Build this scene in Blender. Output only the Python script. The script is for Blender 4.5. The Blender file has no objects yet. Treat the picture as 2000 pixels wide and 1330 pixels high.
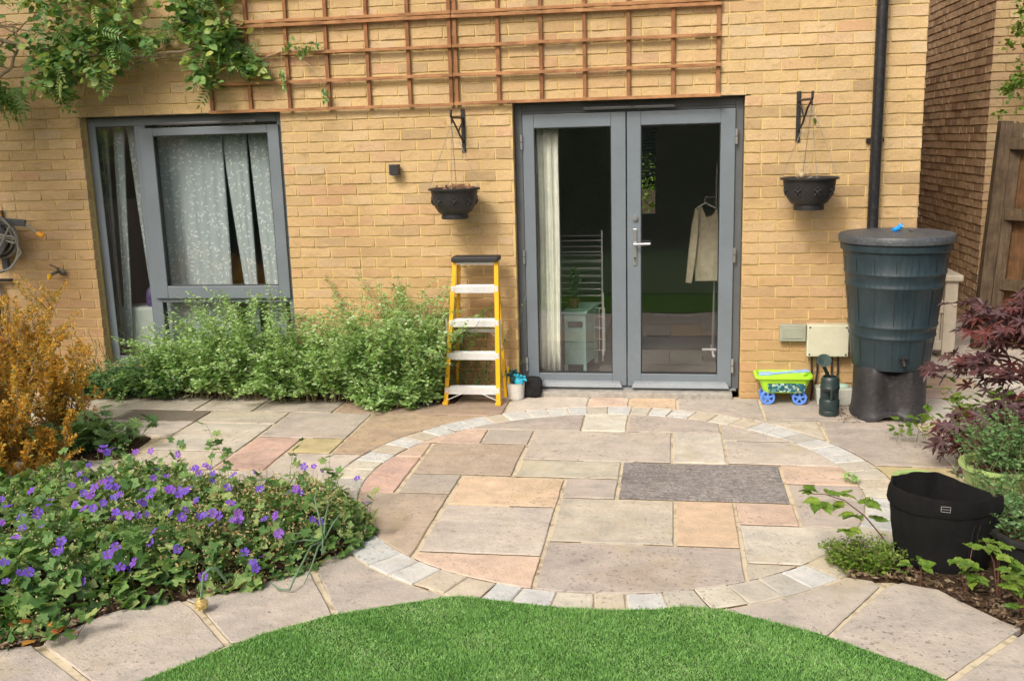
import bpy, math, random
import numpy as np
from mathutils import Vector, Matrix, noise
rnd = random.Random(7)
rng = np.random.default_rng(7)
PI = math.pi
SC = bpy.context.scene
COL = SC.collection

# ------------------------------------------------------------------ camera, light, exposure
def basis(p, y, r):
    cy, sy, cp, sp, cr, sr = math.cos(y), math.sin(y), math.cos(p), math.sin(p), math.cos(r), math.sin(r)
    f = Vector((-sy*cp, cy*cp, -sp)); r0 = Vector((cy, sy, 0)); u0 = r0.cross(f)
    return cr*r0 + sr*u0, -sr*r0 + cr*u0, f
CAM = Vector((0.281, -6.7867, 1.8081))
RI, UP, FW = basis(0.2015, 0.1611, -0.0279)
cd = bpy.data.cameras.new('camera'); cam = bpy.data.objects.new('camera', cd); COL.objects.link(cam)
M = Matrix.Identity(4)
for i in range(3):
    M[i][0], M[i][1], M[i][2], M[i][3] = RI[i], UP[i], -FW[i], CAM[i]
cam.matrix_world = M
cd.sensor_fit = 'HORIZONTAL'; cd.sensor_width = 36; cd.lens = 1901.1/2000*36; cd.clip_end = 500; cd.clip_start = 0.05
SC.camera = cam

SUN = Vector((-.29, -.65, .70)).normalized()            # towards the sun
w = bpy.data.worlds.new('World'); SC.world = w; w.use_nodes = True
nt = w.node_tree; nt.nodes.clear()
sky = nt.nodes.new('ShaderNodeTexSky'); sky.sky_type = 'NISHITA'; sky.sun_disc = False
sky.sun_elevation = math.asin(SUN.z); sky.sun_rotation = math.atan2(SUN.x, SUN.y) % (2*PI)
sky.air_density = 1.0; sky.dust_density = 8.0; sky.ozone_density = 1.0
bg = nt.nodes.new('ShaderNodeBackground'); bg.inputs[1].default_value = 0.15
out = nt.nodes.new('ShaderNodeOutputWorld')
nt.links.new(sky.outputs[0], bg.inputs[0]); nt.links.new(bg.outputs[0], out.inputs[0])
sl = bpy.data.lights.new('sun', 'SUN'); sl.energy = 1.5; sl.angle = math.radians(12.0); sl.color = (1, .975, .93)
so = bpy.data.objects.new('sun', sl); COL.objects.link(so); so.location = (-3, -6, 8)
so.rotation_euler = SUN.to_track_quat('Z', 'Y').to_euler()
SC.view_settings.view_transform = 'Standard'; SC.view_settings.look = 'None'
SC.view_settings.exposure = 0.15; SC.view_settings.gamma = 1; SC.view_settings.use_curve_mapping = False
SC.cycles.max_bounces = 6; SC.cycles.transparent_max_bounces = 12

# ------------------------------------------------------------------ helpers
ORG = {}
def tag(o, label=None, cat=None, group=None, kind=None):
    if label: o['label'] = label
    if cat: o['category'] = cat
    if group: o['group'] = group
    if kind: o['kind'] = kind
    return o
def thing(name, label, cat, loc=(0, 0, 0), rz=0, group=None):
    o = bpy.data.objects.new(name, None); COL.objects.link(o); o.empty_display_size = .05
    o.location = loc; o.rotation_euler = (0, 0, rz); ORG[o.name] = Vector(loc)
    return tag(o, label, cat, group)
class MB:
    def __init__(s): s.v = []; s.f = []; s.t = None
    def add(s, v, f):
        n = len(s.v); s.v += [tuple(p) for p in v]; s.f += [tuple(i+n for i in q) for q in f]; return s
    def box(s, x0, x1, y0, y1, z0, z1):
        v = [(x, y, z) for z in (z0, z1) for y in (y0, y1) for x in (x0, x1)]
        return s.add(v, [(0, 2, 3, 1), (4, 5, 7, 6), (0, 1, 5, 4), (2, 6, 7, 3), (0, 4, 6, 2), (1, 3, 7, 5)])
    def hexa(s, b, t):      # bottom quad, top quad (ccw seen from above)
        return s.add(list(b)+list(t), [(3, 2, 1, 0), (4, 5, 6, 7), (0, 1, 5, 4), (1, 2, 6, 5), (2, 3, 7, 6), (3, 0, 4, 7)])
    def tube(s, pts, r, n=8, cap=True):
        pts = [Vector(p) for p in pts]
        rs = r if isinstance(r, (list, tuple)) else [r]*len(pts)
        V = []; F = []; ref = None
        for i, p in enumerate(pts):
            d = (pts[min(i+1, len(pts)-1)] - pts[max(i-1, 0)])
            d = d.normalized() if d.length > 1e-9 else Vector((0, 0, 1))
            if ref is None:
                ref = d.orthogonal().normalized()
            a = (ref - d*ref.dot(d))
            a = a.normalized() if a.length > 1e-6 else d.orthogonal().normalized()
            ref = a; b = d.cross(a)
            for k in range(n):
                an = 2*PI*k/n; V.append(p + (a*math.cos(an)+b*math.sin(an))*rs[i])
        for i in range(len(pts)-1):
            for k in range(n):
                F.append((i*n+k, i*n+(k+1) % n, (i+1)*n+(k+1) % n, (i+1)*n+k))
        if cap: F.append(tuple(range(n))[::-1]); F.append(tuple((len(pts)-1)*n+k for k in range(n)))
        return s.add(V, F)
    def bar(s, a, b, wx, wy, up=(0, 0, 1)):     # rectangular bar between points
        a = Vector(a); b = Vector(b); d = (b-a).normalized(); u = Vector(up)
        sx = d.cross(u)
        if sx.length < 1e-4: sx = d.cross(Vector((0, 1, 0)))
        sx.normalize(); uy = sx.cross(d).normalized(); sx *= wx/2; uy *= wy/2
        v = [a-sx-uy, a+sx-uy, a+sx+uy, a-sx+uy, b-sx-uy, b+sx-uy, b+sx+uy, b-sx+uy]
        return s.add(v, [(0, 1, 2, 3), (7, 6, 5, 4), (0, 4, 5, 1), (1, 5, 6, 2), (2, 6, 7, 3), (3, 7, 4, 0)])
    def lathe(s, prof, c=(0, 0, 0), n=32, cap=True, wob=None):
        V = []; F = []
        for j, (r, z) in enumerate(prof):
            for k in range(n):
                a = 2*PI*k/n; rr, zz = r, z
                if wob: rr, zz = wob(a, r, z, j)
                V.append((c[0]+rr*math.cos(a), c[1]+rr*math.sin(a), c[2]+zz))
        for j in range(len(prof)-1):
            for k in range(n):
                F.append((j*n+k, j*n+(k+1) % n, (j+1)*n+(k+1) % n, (j+1)*n+k))
        if cap:
            F.append(tuple(range(n))[::-1]); F.append(tuple((len(prof)-1)*n+k for k in range(n)))
        return s.add(V, F)
    def prism(s, poly, z0, z1):
        n = len(poly)
        v = [(p[0], p[1], z0) for p in poly]+[(p[0], p[1], z1) for p in poly]
        f = [tuple(range(n))[::-1], tuple(range(n, 2*n))]+[(i, (i+1) % n, n+(i+1) % n, n+i) for i in range(n)]
        return s.add(v, f)
    def ball(s, c, r, n=10, m=7, sq=(1, 1, 1)):
        V = [(c[0], c[1], c[2]-r*sq[2])]; F = []
        for j in range(1, m):
            t = -PI/2+PI*j/m
            for k in range(n):
                a = 2*PI*k/n
                V.append((c[0]+r*sq[0]*math.cos(t)*math.cos(a), c[1]+r*sq[1]*math.cos(t)*math.sin(a), c[2]+r*sq[2]*math.sin(t)))
        V.append((c[0], c[1], c[2]+r*sq[2])); L = len(V)-1
        for k in range(n): F.append((0, 1+(k+1) % n, 1+k))
        for j in range(m-2):
            for k in range(n): F.append((1+j*n+k, 1+j*n+(k+1) % n, 1+(j+1)*n+(k+1) % n, 1+(j+1)*n+k))
        for k in range(n): F.append((L, 1+(m-2)*n+k, 1+(m-2)*n+(k+1) % n))
        return s.add(V, F)
    def mesh(s, name, mat, off=None, smooth=False):
        me = bpy.data.meshes.new(name)
        v = s.v if off is None else [(a-off[0], b-off[1], c-off[2]) for a, b, c in s.v]
        me.from_pydata(v, [], s.f); me.materials.append(mat)
        if smooth: me.polygons.foreach_set('use_smooth', [True]*len(me.polygons))
        if s.t is not None:
            at = me.attributes.new('tint', 'FLOAT', 'POINT'); at.data.foreach_set('value', s.t)
        me.update(); return me
def root_org(p):
    o = Vector((0, 0, 0))
    while p is not None:
        o = o + p.location; p = p.parent
    return o
def obj(name, mb, mat, parent=None, smooth=False, bevel=0, local=False, kind=None, solid=0, sub=0):
    off = None if (parent is None or local) else root_org(parent)
    me = mb.mesh(name, mat, off, smooth)
    o = bpy.data.objects.new(name, me); COL.objects.link(o)
    if parent: o.parent = parent
    if bevel:
        m = o.modifiers.new('b', 'BEVEL'); m.width = bevel; m.segments = 2; m.limit_method = 'ANGLE'
    if sub:
        m = o.modifiers.new('s', 'SUBSURF'); m.levels = m.render_levels = sub
    if smooth and not sub:
        try:
            me.set_sharp_from_angle(angle=math.radians(40))
        except Exception: pass
    if kind: o['kind'] = kind
    return o
def link_copy(o, parent=None, loc=None, rot=None, scale=None):
    c = o.copy(); COL.objects.link(c); c.parent = parent if parent else o.parent
    if loc is not None: c.location = loc
    if rot is not None: c.rotation_euler = rot
    if scale is not None: c.scale = scale
    return c
def copy_tree(o, parent=None):
    kids = list(o.children); c = o.copy(); COL.objects.link(c); c.parent = parent
    for k in kids: copy_tree(k, c)
    return c

# ------------------------------------------------------------------ materials
def mat(name, col=(.5, .5, .5), rough=.6, metal=0, spec=.5, **k):
    m = bpy.data.materials.new(name); m.use_nodes = True
    b = m.node_tree.nodes['Principled BSDF']
    b.inputs['Base Color'].default_value = (*col, 1); b.inputs['Roughness'].default_value = rough
    b.inputs['Metallic'].default_value = metal; b.inputs['Specular IOR Level'].default_value = spec
    return m
def N(m, t, **k):
    n = m.node_tree.nodes.new('ShaderNode'+t)
    for a, b in k.items(): setattr(n, a, b)
    return n
def L(m, a, b): m.node_tree.links.new(a, b)
def noise_node(m, scale, detail=4, vec=None, rough=.55, dist=0):
    n = N(m, 'TexNoise'); n.inputs['Scale'].default_value = scale; n.inputs['Detail'].default_value = detail
    n.inputs['Roughness'].default_value = rough; n.inputs['Distortion'].default_value = dist
    if vec is not None: L(m, vec, n.inputs['Vector'])
    return n
def ramp(m, fac, stops):
    r = N(m, 'ValToRGB'); e = r.color_ramp.elements
    while len(e) < len(stops): e.new(.5)
    for i, (p, c) in enumerate(stops):
        e[i].position = p; e[i].color = (*c, 1) if len(c) == 3 else c
    if fac is not None: L(m, fac, r.inputs[0])
    return r
def mixc(m, fac, a, b, mode='MIX'):
    n = N(m, 'Mix', data_type='RGBA', blend_type=mode)
    for s, i in ((fac, 0), (a, 6), (b, 7)):
        if isinstance(s, (int, float)): n.inputs[i].default_value = s
        elif isinstance(s, tuple): n.inputs[i].default_value = (*s, 1) if len(s) == 3 else s
        else: L(m, s, n.inputs[i])
    return n.outputs[2]
def math_n(m, op, a, b=None):
    n = N(m, 'Math', operation=op)
    for s, i in ((a, 0), (b, 1)):
        if s is None: continue
        if isinstance(s, (int, float)): n.inputs[i].default_value = s
        else: L(m, s, n.inputs[i])
    return n.outputs[0]
def bump(m, h, strength=.3, dist=.01, normal=None):
    b = N(m, 'Bump'); b.inputs['Strength'].default_value = strength; b.inputs['Distance'].default_value = dist
    L(m, h, b.inputs['Height'])
    if normal is not None: L(m, normal, b.inputs['Normal'])
    return b.outputs[0]
def wpos(m, sx=1, sy=1, sz=1):
    g = N(m, 'NewGeometry'); mp = N(m, 'Mapping'); mp.inputs['Scale'].default_value = (sx, sy, sz)
    L(m, g.outputs['Position'], mp.inputs['Vector']); return mp.outputs[0]
def BS(m): return m.node_tree.nodes['Principled BSDF']
def setc(m, c): L(m, c, BS(m).inputs['Base Color'])
def setn(m, n): L(m, n, BS(m).inputs['Normal'])
def worn(name, col, rough=.5, metal=0, var=.25, scale=6, dirt=(.12, .10, .07), da=.25, bs=.1, spec=.5):
    m = mat(name, col, rough, metal, spec); p = wpos(m)
    n1 = noise_node(m, scale, 6, p, .65); n2 = noise_node(m, scale*9, 4, p)
    r = ramp(m, n1.outputs[0], [(.35, tuple(c*(1-var) for c in col)), (.65, tuple(min(1, c*(1+var*.5)) for c in col))])
    r2 = ramp(m, n2.outputs[0], [(.5, (0, 0, 0)), (.75, (1, 1, 1))])
    c = mixc(m, math_n(m, 'MULTIPLY', r2.outputs[0], da), r.outputs[0], dirt)
    setc(m, c); rr = math_n(m, 'MULTIPLY_ADD', n1.outputs[0], .3); rr.node.inputs[2].default_value = rough-.15
    L(m, rr, BS(m).inputs['Roughness'])
    if bs: setn(m, bump(m, n2.outputs[0], bs, .002))
    return m

def brick_mat(name, stops, stain=(.24, .18, .075), mul=1.0, damp=0):
    m = mat(name, rough=.9, spec=.2); p = wpos(m)
    oi = N(m, 'ObjectInfo'); at = N(m, 'Attribute', attribute_name='tint')
    f = math_n(m, 'FRACT', math_n(m, 'ADD', oi.outputs['Random'], at.outputs['Fac']))
    base = ramp(m, f, stops)
    n1 = noise_node(m, 9, 5, wpos(m, 1, 1, 2.5), .6)
    n2 = noise_node(m, 90, 5, p, .7); n3 = noise_node(m, 1.1, 3, p, .6)
    big = ramp(m, n3.outputs[0], [(.32, (.82, .79, .76)), (.55, (1.0, .99, .97)), (.72, (1.07, 1.06, 1.04))])
    c = mixc(m, 1.0, base.outputs[0], big.outputs[0], 'MULTIPLY')
    s1 = ramp(m, n1.outputs[0], [(.56, (0, 0, 0)), (.76, (1, 1, 1))])
    c = mixc(m, math_n(m, 'MULTIPLY', s1.outputs[0], .55), c, stain)
    s2 = ramp(m, n2.outputs[0], [(.3, (.82, .80, .78)), (.65, (1.1, 1.08, 1.05))])
    c = mixc(m, 1.0, c, s2.outputs[0], 'MULTIPLY')
    if damp:      # brown weathering of the lowest courses
        sx = N(m, 'SeparateXYZ'); L(m, p, sx.inputs[0]); zz = math_n(m, 'ADD', sx.outputs[2], math_n(m, 'MULTIPLY', n3.outputs[0], .9))
        mr = N(m, 'MapRange'); mr.inputs[1].default_value = 1.95; mr.inputs[2].default_value = .40; mr.inputs[3].default_value = 0; mr.inputs[4].default_value = damp; L(m, zz, mr.inputs[0])
        c = mixc(m, mr.outputs[0], c, (.42, .25, .12))
    setc(m, c)
    h = math_n(m, 'ADD', n2.outputs[0], math_n(m, 'MULTIPLY', noise_node(m, 28, 3, p).outputs[0], 1.5))
    setn(m, bump(m, h, .55, .005)); return m
M_brick = brick_mat('yellow_brick', [(0, (.56, .415, .22)), (.12, (.60, .45, .25)), (.25, (.545, .39, .21)), (.37, (.60, .46, .27)), (.5, (.53, .40, .22)), (.6, (.59, .44, .23)), (.7, (.51, .38, .20)),
                                     (.8, (.56, .37, .22)), (.88, (.57, .45, .28)), (.95, (.43, .32, .18)), (1, (.57, .42, .22))], damp=.8)
M_brick2 = brick_mat('brown_brick', [(0, (.62, .45, .29)), (.3, (.66, .48, .31)), (.6, (.59, .43, .27)), (.85, (.42, .29, .19)), (1, (.67, .49, .31))], stain=(.12, .075, .045))
def mortar(name, col, dark):
    m = mat(name, rough=.95, spec=.1); p = wpos(m)
    n = noise_node(m, 14, 6, p, .7); n2 = noise_node(m, 140, 3, p)
    r = ramp(m, n.outputs[0], [(.28, dark), (.5, col), (1, tuple(min(1, c*1.08) for c in col))])
    setc(m, r.outputs[0]); setn(m, bump(m, n2.outputs[0], .5, .003)); return m
M_mortar = mortar('yellow_mortar', (.64, .48, .21), (.44, .32, .15))
M_mortar2 = mortar('brown_mortar', (.42, .28, .15), (.26, .17, .09))
M_pointing = mortar('paving_pointing', (.60, .52, .37), (.20, .15, .09))

# sandstone: colour from the object's own colour, flow streaks, specks, lichen
def stone_mat(name, streak=1.0, lich=.35, speck=.6, riven=0, damp=0):
    m = mat(name, rough=.82, spec=.3); oi = N(m, 'ObjectInfo'); g = N(m, 'NewGeometry')
    rndv = N(m, 'CombineXYZ'); L(m, math_n(m, 'MULTIPLY', oi.outputs['Random'], 17), rndv.inputs[0]); L(m, math_n(m, 'MULTIPLY', oi.outputs['Random'], 31), rndv.inputs[2])
    ad = N(m, 'VectorMath', operation='ADD'); L(m, g.outputs['Position'], ad.inputs[0]); L(m, rndv.outputs[0], ad.inputs[1])
    mp = N(m, 'Mapping'); mp.inputs['Scale'].default_value = (1, 1.9, 1); L(m, ad.outputs[0], mp.inputs['Vector'])
    n1 = noise_node(m, 2.2, 4, mp.outputs[0], .5, .8); n2 = noise_node(m, 9, 7, ad.outputs[0], .72)
    n3 = noise_node(m, 85, 4, ad.outputs[0], .6); n4 = noise_node(m, 42, 4, ad.outputs[0], .6)
    r1 = ramp(m, n1.outputs[0], [(.25, (.76, .75, .77)), (.44, (.96, .955, .95)), (.58, (1.06, 1.04, 1.02)), (.78, (.90, .84, .76))])
    c = mixc(m, streak, oi.outputs['Color'], r1.outputs[0], 'MULTIPLY')
    r2 = ramp(m, n2.outputs[0], [(.3, (.78, .78, .78)), (.7, (1.12, 1.115, 1.10))]); c = mixc(m, 1.0, c, r2.outputs[0], 'MULTIPLY')
    r3 = ramp(m, n4.outputs[0], [(.585, (0, 0, 0)), (.64, (1, 1, 1))])
    pm = noise_node(m, 2.3, 3, ad.outputs[0]); pr = ramp(m, pm.outputs[0], [(.40, (0, 0, 0)), (.60, (1, 1, 1))])
    sp = math_n(m, 'MULTIPLY', math_n(m, 'MULTIPLY', r3.outputs[0], pr.outputs[0]), speck)
    c = mixc(m, sp, c, (.13, .11, .085))
    pm2 = noise_node(m, 3.1, 4, ad.outputs[0], .7); pr2 = ramp(m, pm2.outputs[0], [(.56, (0, 0, 0)), (.7, (1, 1, 1))])
    c = mixc(m, math_n(m, 'MULTIPLY', pr2.outputs[0], lich), c, (.46, .38, .18))
    if damp:
        sx = N(m, 'SeparateXYZ'); L(m, g.outputs['Position'], sx.inputs[0]); yy = math_n(m, 'ADD', sx.outputs[1], math_n(m, 'MULTIPLY', n2.outputs[0], .14))
        rr_ = ramp(m, math_n(m, 'ADD', yy, 1.0), [(.24, (0, 0, 0)), (.27, (1, 1, 1))]); c = mixc(m, math_n(m, 'MULTIPLY', rr_.outputs[0], .85), c, (.14, .115, .085))
    if riven:
        mp3 = N(m, 'Mapping'); mp3.inputs['Scale'].default_value = (1, 1.9, 1); L(m, ad.outputs[0], mp3.inputs['Vector']); n7 = noise_node(m, 30, 8, mp3.outputs[0], .85, 1.5)
        c = mixc(m, 1.0, c, ramp(m, n7.outputs[0], [(.40, (.52, .51, .52)), (.5, (1, .98, .96)), (.60, (1.9, 1.85, 1.8))]).outputs[0], 'MULTIPLY')
    setc(m, c)
    h = math_n(m, 'ADD', math_n(m, 'MULTIPLY', n2.outputs[0], 2.2), n3.outputs[0]); h = math_n(m, 'ADD', h, math_n(m, 'MULTIPLY', n1.outputs[0], 1.5))
    setn(m, bump(m, h, .6, .007)); return m
M_stone = stone_mat('riven_sandstone')
M_stained = stone_mat('damp_sandstone', damp=1)
M_edge = mortar('gap_shade_slab_edge', (.13, .095, .06), (.07, .05, .03))  # dark brown standing in for the shadow line in the slab gaps
M_sett = stone_mat('pale_sett_stone', .6, .22, .5)
M_roughstone = stone_mat('dark_rough_sandstone', 1.0, .15, 1.0, 1)

def leaf_mat(name, stops, trans=.35, rough=.5, spec=.4, sc=30, objr=True):
    m = mat(name, rough=rough, spec=spec); at = N(m, 'Attribute', attribute_name='tint'); oi = N(m, 'ObjectInfo')
    n = noise_node(m, sc, 2, wpos(m))
    f = math_n(m, 'FRACT', math_n(m, 'ADD', at.outputs['Fac'], oi.outputs['Random'])) if objr else at.outputs['Fac']
    r = ramp(m, f, stops); v = ramp(m, n.outputs[0], [(.3, (.8, .82, .8)), (.7, (1.15, 1.12, 1.1))])
    c = mixc(m, 1.0, r.outputs[0], v.outputs[0], 'MULTIPLY'); setc(m, c)
    tr = N(m, 'BsdfTranslucent'); L(m, mixc(m, 1.0, c, (1.25, 1.2, .6), 'MULTIPLY'), tr.inputs[0])
    mx = N(m, 'MixShader'); mx.inputs[0].default_value = trans
    L(m, BS(m).outputs[0], mx.inputs[1]); L(m, tr.outputs[0], mx.inputs[2])
    L(m, mx.outputs[0], m.node_tree.nodes['Material Output'].inputs[0]); return m
M_leafA = leaf_mat('catmint_leaf', [(0, (0.228, 0.380, 0.114)), (.3, (0.302, 0.512, 0.163)), (.6, (0.409, 0.627, 0.249)), (.85, (0.605, 0.776, 0.497)), (1, (0.242, 0.428, 0.124))])
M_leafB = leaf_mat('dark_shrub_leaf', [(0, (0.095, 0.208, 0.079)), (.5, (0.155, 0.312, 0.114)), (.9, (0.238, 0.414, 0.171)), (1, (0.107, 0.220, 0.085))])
M_geran = leaf_mat('geranium_leaf', [(0, (0.088, 0.194, 0.062)), (.35, (0.127, 0.267, 0.075)), (.65, (0.195, 0.352, 0.099)), (.85, (0.312, 0.454, 0.149)), (.95, (0.410, 0.476, 0.186)), (1, (0.107, 0.227, 0.062))])
M_bud = leaf_mat('geranium_seed_head', [(0, (0.552, 0.504, 0.260)), (.4, (0.396, 0.456, 0.182)), (.7, (0.648, 0.528, 0.338)), (1, (0.480, 0.300, 0.182))], trans=.25)
M_wist = leaf_mat('wisteria_leaf', [(0, (0.103, 0.224, 0.073)), (.45, (0.178, 0.342, 0.110)), (.75, (0.301, 0.486, 0.146)), (.9, (0.618, 0.674, 0.218)), (1, (0.123, 0.237, 0.087))])
M_conif = leaf_mat('golden_conifer_needle', [(0, (.66, .36, .05)), (.25, (.80, .48, .07)), (.45, (.60, .36, .06)), (.62, (.42, .34, .08)), (.8, (.24, .26, .08)), (1, (.68, .38, .05))], trans=.4)
M_maple = leaf_mat('maple_leaf', [(0, (0.094, 0.047, 0.053)), (.3, (0.133, 0.059, 0.065)), (.5, (0.175, 0.047, 0.042)), (.65, (0.151, 0.095, 0.107)), (.85, (0.127, 0.074, 0.083)), (1, (0.079, 0.039, 0.045))], trans=.3)
M_bramble = leaf_mat('bramble_leaf', [(0, (0.104, 0.207, 0.034)), (.4, (0.169, 0.297, 0.043)), (.75, (0.273, 0.394, 0.060)), (1, (0.093, 0.176, 0.034))], trans=.4)
M_broad = leaf_mat('hollyhock_leaf', [(0, (0.063, 0.128, 0.043)), (.5, (0.093, 0.176, 0.060)), (1, (0.124, 0.207, 0.068))], trans=.25)
M_redleaf = leaf_mat('autumn_leaf', [(0, (0.489, 0.128, 0.043)), (.5, (0.489, 0.216, 0.050)), (.8, (0.489, 0.297, 0.050)), (1, (0.489, 0.099, 0.043))])
M_petal = leaf_mat('violet_petal', [(0, (0.176, 0.082, 0.606)), (.4, (0.221, 0.099, 0.711)), (.7, (0.309, 0.099, 0.627)), (1, (0.161, 0.107, 0.648))], trans=.3, rough=.6)
M_petalc = mat('pale_flower_centre', (.75, .6, .8), .7)
M_spike = leaf_mat('pale_flower_spike', [(0, (0.353, 0.410, 0.439)), (.5, (0.427, 0.468, 0.543)), (1, (0.294, 0.369, 0.314))], trans=.3)
M_grass = leaf_mat('lawn_blade', [(0, (0.114, 0.270, 0.072)), (.3, (0.190, 0.427, 0.108)), (.55, (0.266, 0.528, 0.156)), (.8, (0.380, 0.629, 0.242)), (.93, (0.475, 0.607, 0.326)), (1, (0.495, 0.618, 0.362))], trans=.3, rough=.5, objr=False)
M_stem = worn('green_brown_stem', (.17, .15, .07), .8, var=.4)
M_stemg = worn('green_stem', (.16, .24, .07), .7, var=.3)
M_wood_br = worn('grey_brown_branch', (.33, .26, .17), .85, var=.4, scale=20)
M_redstem = worn('dark_red_twig', (.14, .06, .04), .7, var=.4)
M_hedge = leaf_mat('dark_hedge_leaf', [(0, (0.072, 0.186, 0.097)), (.5, (0.120, 0.278, 0.143)), (1, (0.194, 0.374, 0.192))])

def soil_mat():
    m = mat('bark_soil', rough=1, spec=.1); p = wpos(m); n = noise_node(m, 25, 8, p, .75); v = N(m, 'TexVoronoi'); v.inputs['Scale'].default_value = 60; L(m, p, v.inputs['Vector'])
    r = ramp(m, n.outputs[0], [(.3, (.035, .022, .015)), (.55, (.085, .055, .035)), (.75, (.17, .115, .07))]); setc(m, r.outputs[0])
    setn(m, bump(m, math_n(m, 'ADD', n.outputs[0], v.outputs[0]), .9, .02)); return m
M_soil = soil_mat()
M_chip = leaf_mat('dry_bark_chip', [(0, (.09, .055, .035)), (.4, (.14, .09, .055)), (.7, (.24, .18, .11)), (.9, (.34, .27, .18)), (1, (.06, .04, .025))], trans=.05, rough=.9)
def lawnbase():
    m = mat('artificial_lawn_base', rough=.9, spec=.1); p = wpos(m); n = noise_node(m, 120, 4, p)
    r = ramp(m, n.outputs[0], [(.35, (.04, .09, .025)), (.65, (.09, .20, .05))]); setc(m, r.outputs[0]); setn(m, bump(m, n.outputs[0], 1, .02)); return m
M_lawn = lawnbase()
M_frame = worn('grey_painted_frame', (.165, .20, .23), .42, var=.06, scale=3, da=.12, bs=.03)
M_jamb = worn('darker_grey_frame', (.10, .112, .125), .5, var=.1, da=.15, bs=.03)
M_gasket = mat('black_gasket', (.012, .012, .013), .5)
M_vent = mat('dark_vent_metal', (.10, .105, .11), .35)
M_chrome = mat('satin_metal', (.60, .61, .62), .3, .85)
M_alu = worn('weathered_aluminium', (.24, .27, .29), .55, .0, var=.12, da=.3)
M_conc = worn('concrete', (.38, .36, .32), .9, var=.3, scale=20, da=.5, bs=.6)
def glass_mat():
    m = bpy.data.materials.new('window_glass'); m.use_nodes = True; t = m.node_tree; t.nodes.clear()
    o = t.nodes.new('ShaderNodeOutputMaterial'); f = t.nodes.new('ShaderNodeFresnel'); f.inputs[0].default_value = 1.5
    tr = t.nodes.new('ShaderNodeBsdfTransparent'); tr.inputs[0].default_value = (.96, .965, .965, 1)
    gl = t.nodes.new('ShaderNodeBsdfGlossy'); gl.inputs['Roughness'].default_value = .01; gl.inputs['Color'].default_value = (.9, .93, .95, 1)
    mx = t.nodes.new('ShaderNodeMixShader'); gg = t.nodes.new('ShaderNodeNewGeometry'); sb_ = t.nodes.new('ShaderNodeMath'); sb_.operation = 'SUBTRACT'; sb_.inputs[0].default_value = 1; t.links.new(gg.outputs['Backfacing'], sb_.inputs[1])
    ml = t.nodes.new('ShaderNodeMath'); ml.operation = 'MULTIPLY'; t.links.new(f.outputs[0], ml.inputs[0]); t.links.new(sb_.outputs[0], ml.inputs[1]); ml2 = t.nodes.new('ShaderNodeMath'); ml2.operation = 'MULTIPLY'; t.links.new(ml.outputs[0], ml2.inputs[0]); ml2.inputs[1].default_value = 3.2; t.links.new(ml2.outputs[0], mx.inputs[0]); t.links.new(tr.outputs[0], mx.inputs[1]); t.links.new(gl.outputs[0], mx.inputs[2])
    t.links.new(mx.outputs[0], o.inputs[0]); return m
M_glass = glass_mat()
def curtain_mat():
    m = mat('leaf_print_curtain', (.5, .55, .53), .9, spec=.1); g = N(m, 'TexCoord'); mp = N(m, 'Mapping')
    mp.inputs['Scale'].default_value = (1, 1, 1); L(m, g.outputs['Object'], mp.inputs['Vector'])
    mx = None
    for k, (rot, loc) in enumerate(((.75, 0), (-.6, .37), (.1, .71), (1.45, .53))):
        q = N(m, 'Mapping'); q.vector_type = 'POINT'; q.inputs['Rotation'].default_value = (0, rot, 0); q.inputs['Location'].default_value = (loc, 0, loc*.6); L(m, mp.outputs[0], q.inputs['Vector'])
        q2 = N(m, 'Mapping'); q2.inputs['Scale'].default_value = (.9, 0, 2.3); L(m, q.outputs[0], q2.inputs['Vector'])
        v = N(m, 'TexVoronoi', feature='F1'); v.inputs['Scale'].default_value = 17; v.inputs['Randomness'].default_value = .8; L(m, q2.outputs[0], v.inputs['Vector'])
        a = ramp(m, v.outputs['Distance'], [(.19, (1, 1, 1)), (.25, (0, 0, 0))]).outputs[0]
        mx = a if mx is None else math_n(m, 'MAXIMUM', mx, a)
    c = mixc(m, mx, (.56, .66, .67), (.93, .99, .98)); setc(m, c)
    tr = N(m, 'BsdfTranslucent'); L(m, c, tr.inputs[0]); ms = N(m, 'MixShader'); ms.inputs[0].default_value = .25
    L(m, BS(m).outputs[0], ms.inputs[1]); L(m, tr.outputs[0], ms.inputs[2]); L(m, ms.outputs[0], m.node_tree.nodes['Material Output'].inputs[0])
    return m
M_curt = curtain_mat()
M_lining = worn('pale_green_cloth', (.62, .72, .66), .9, var=.06, da=.05, bs=.05, spec=.1)
M_dcurt = worn('cream_curtain', (.88, .90, .80), .9, var=.10, scale=14, da=.1, bs=.1, spec=.1)
M_inwall = mat('interior_paint', (.62, .62, .63), .9); M_infloor = worn('grey_laminate', (.20, .185, .165), .45, var=.2)
M_cab = worn('mint_painted_wood', (.42, .72, .64), .55, var=.12, da=.15)
M_white = worn('white_painted_metal', (.8, .8, .78), .4, var=.04, da=.08, bs=.02)
M_cloth = worn('cream_knit', (.62, .56, .42), .95, var=.15, scale=20, bs=.3, spec=.1)
M_blackcloth = worn('black_fabric', (.018, .018, .02), .9, var=.3, scale=12, bs=.5, spec=.2)
M_bag = worn('black_felt', (.007, .007, .0075), .9, var=.35, scale=5, dirt=(.06, .055, .05), da=.06, bs=.7, spec=.25)
M_blackmet = worn('black_cast_metal', (.02, .02, .02), .45, var=.2, dirt=(.2, .15, .1), da=.25, bs=.3)
M_blackpl = worn('black_plastic', (.022, .022, .024), .5, var=.2, scale=5, dirt=(.14, .12, .10), da=.15, bs=.1)
M_pipe = worn('black_gutter_plastic', (.018, .018, .02), .3, var=.15, dirt=(.25, .25, .25), da=.12, bs=.02)
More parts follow.
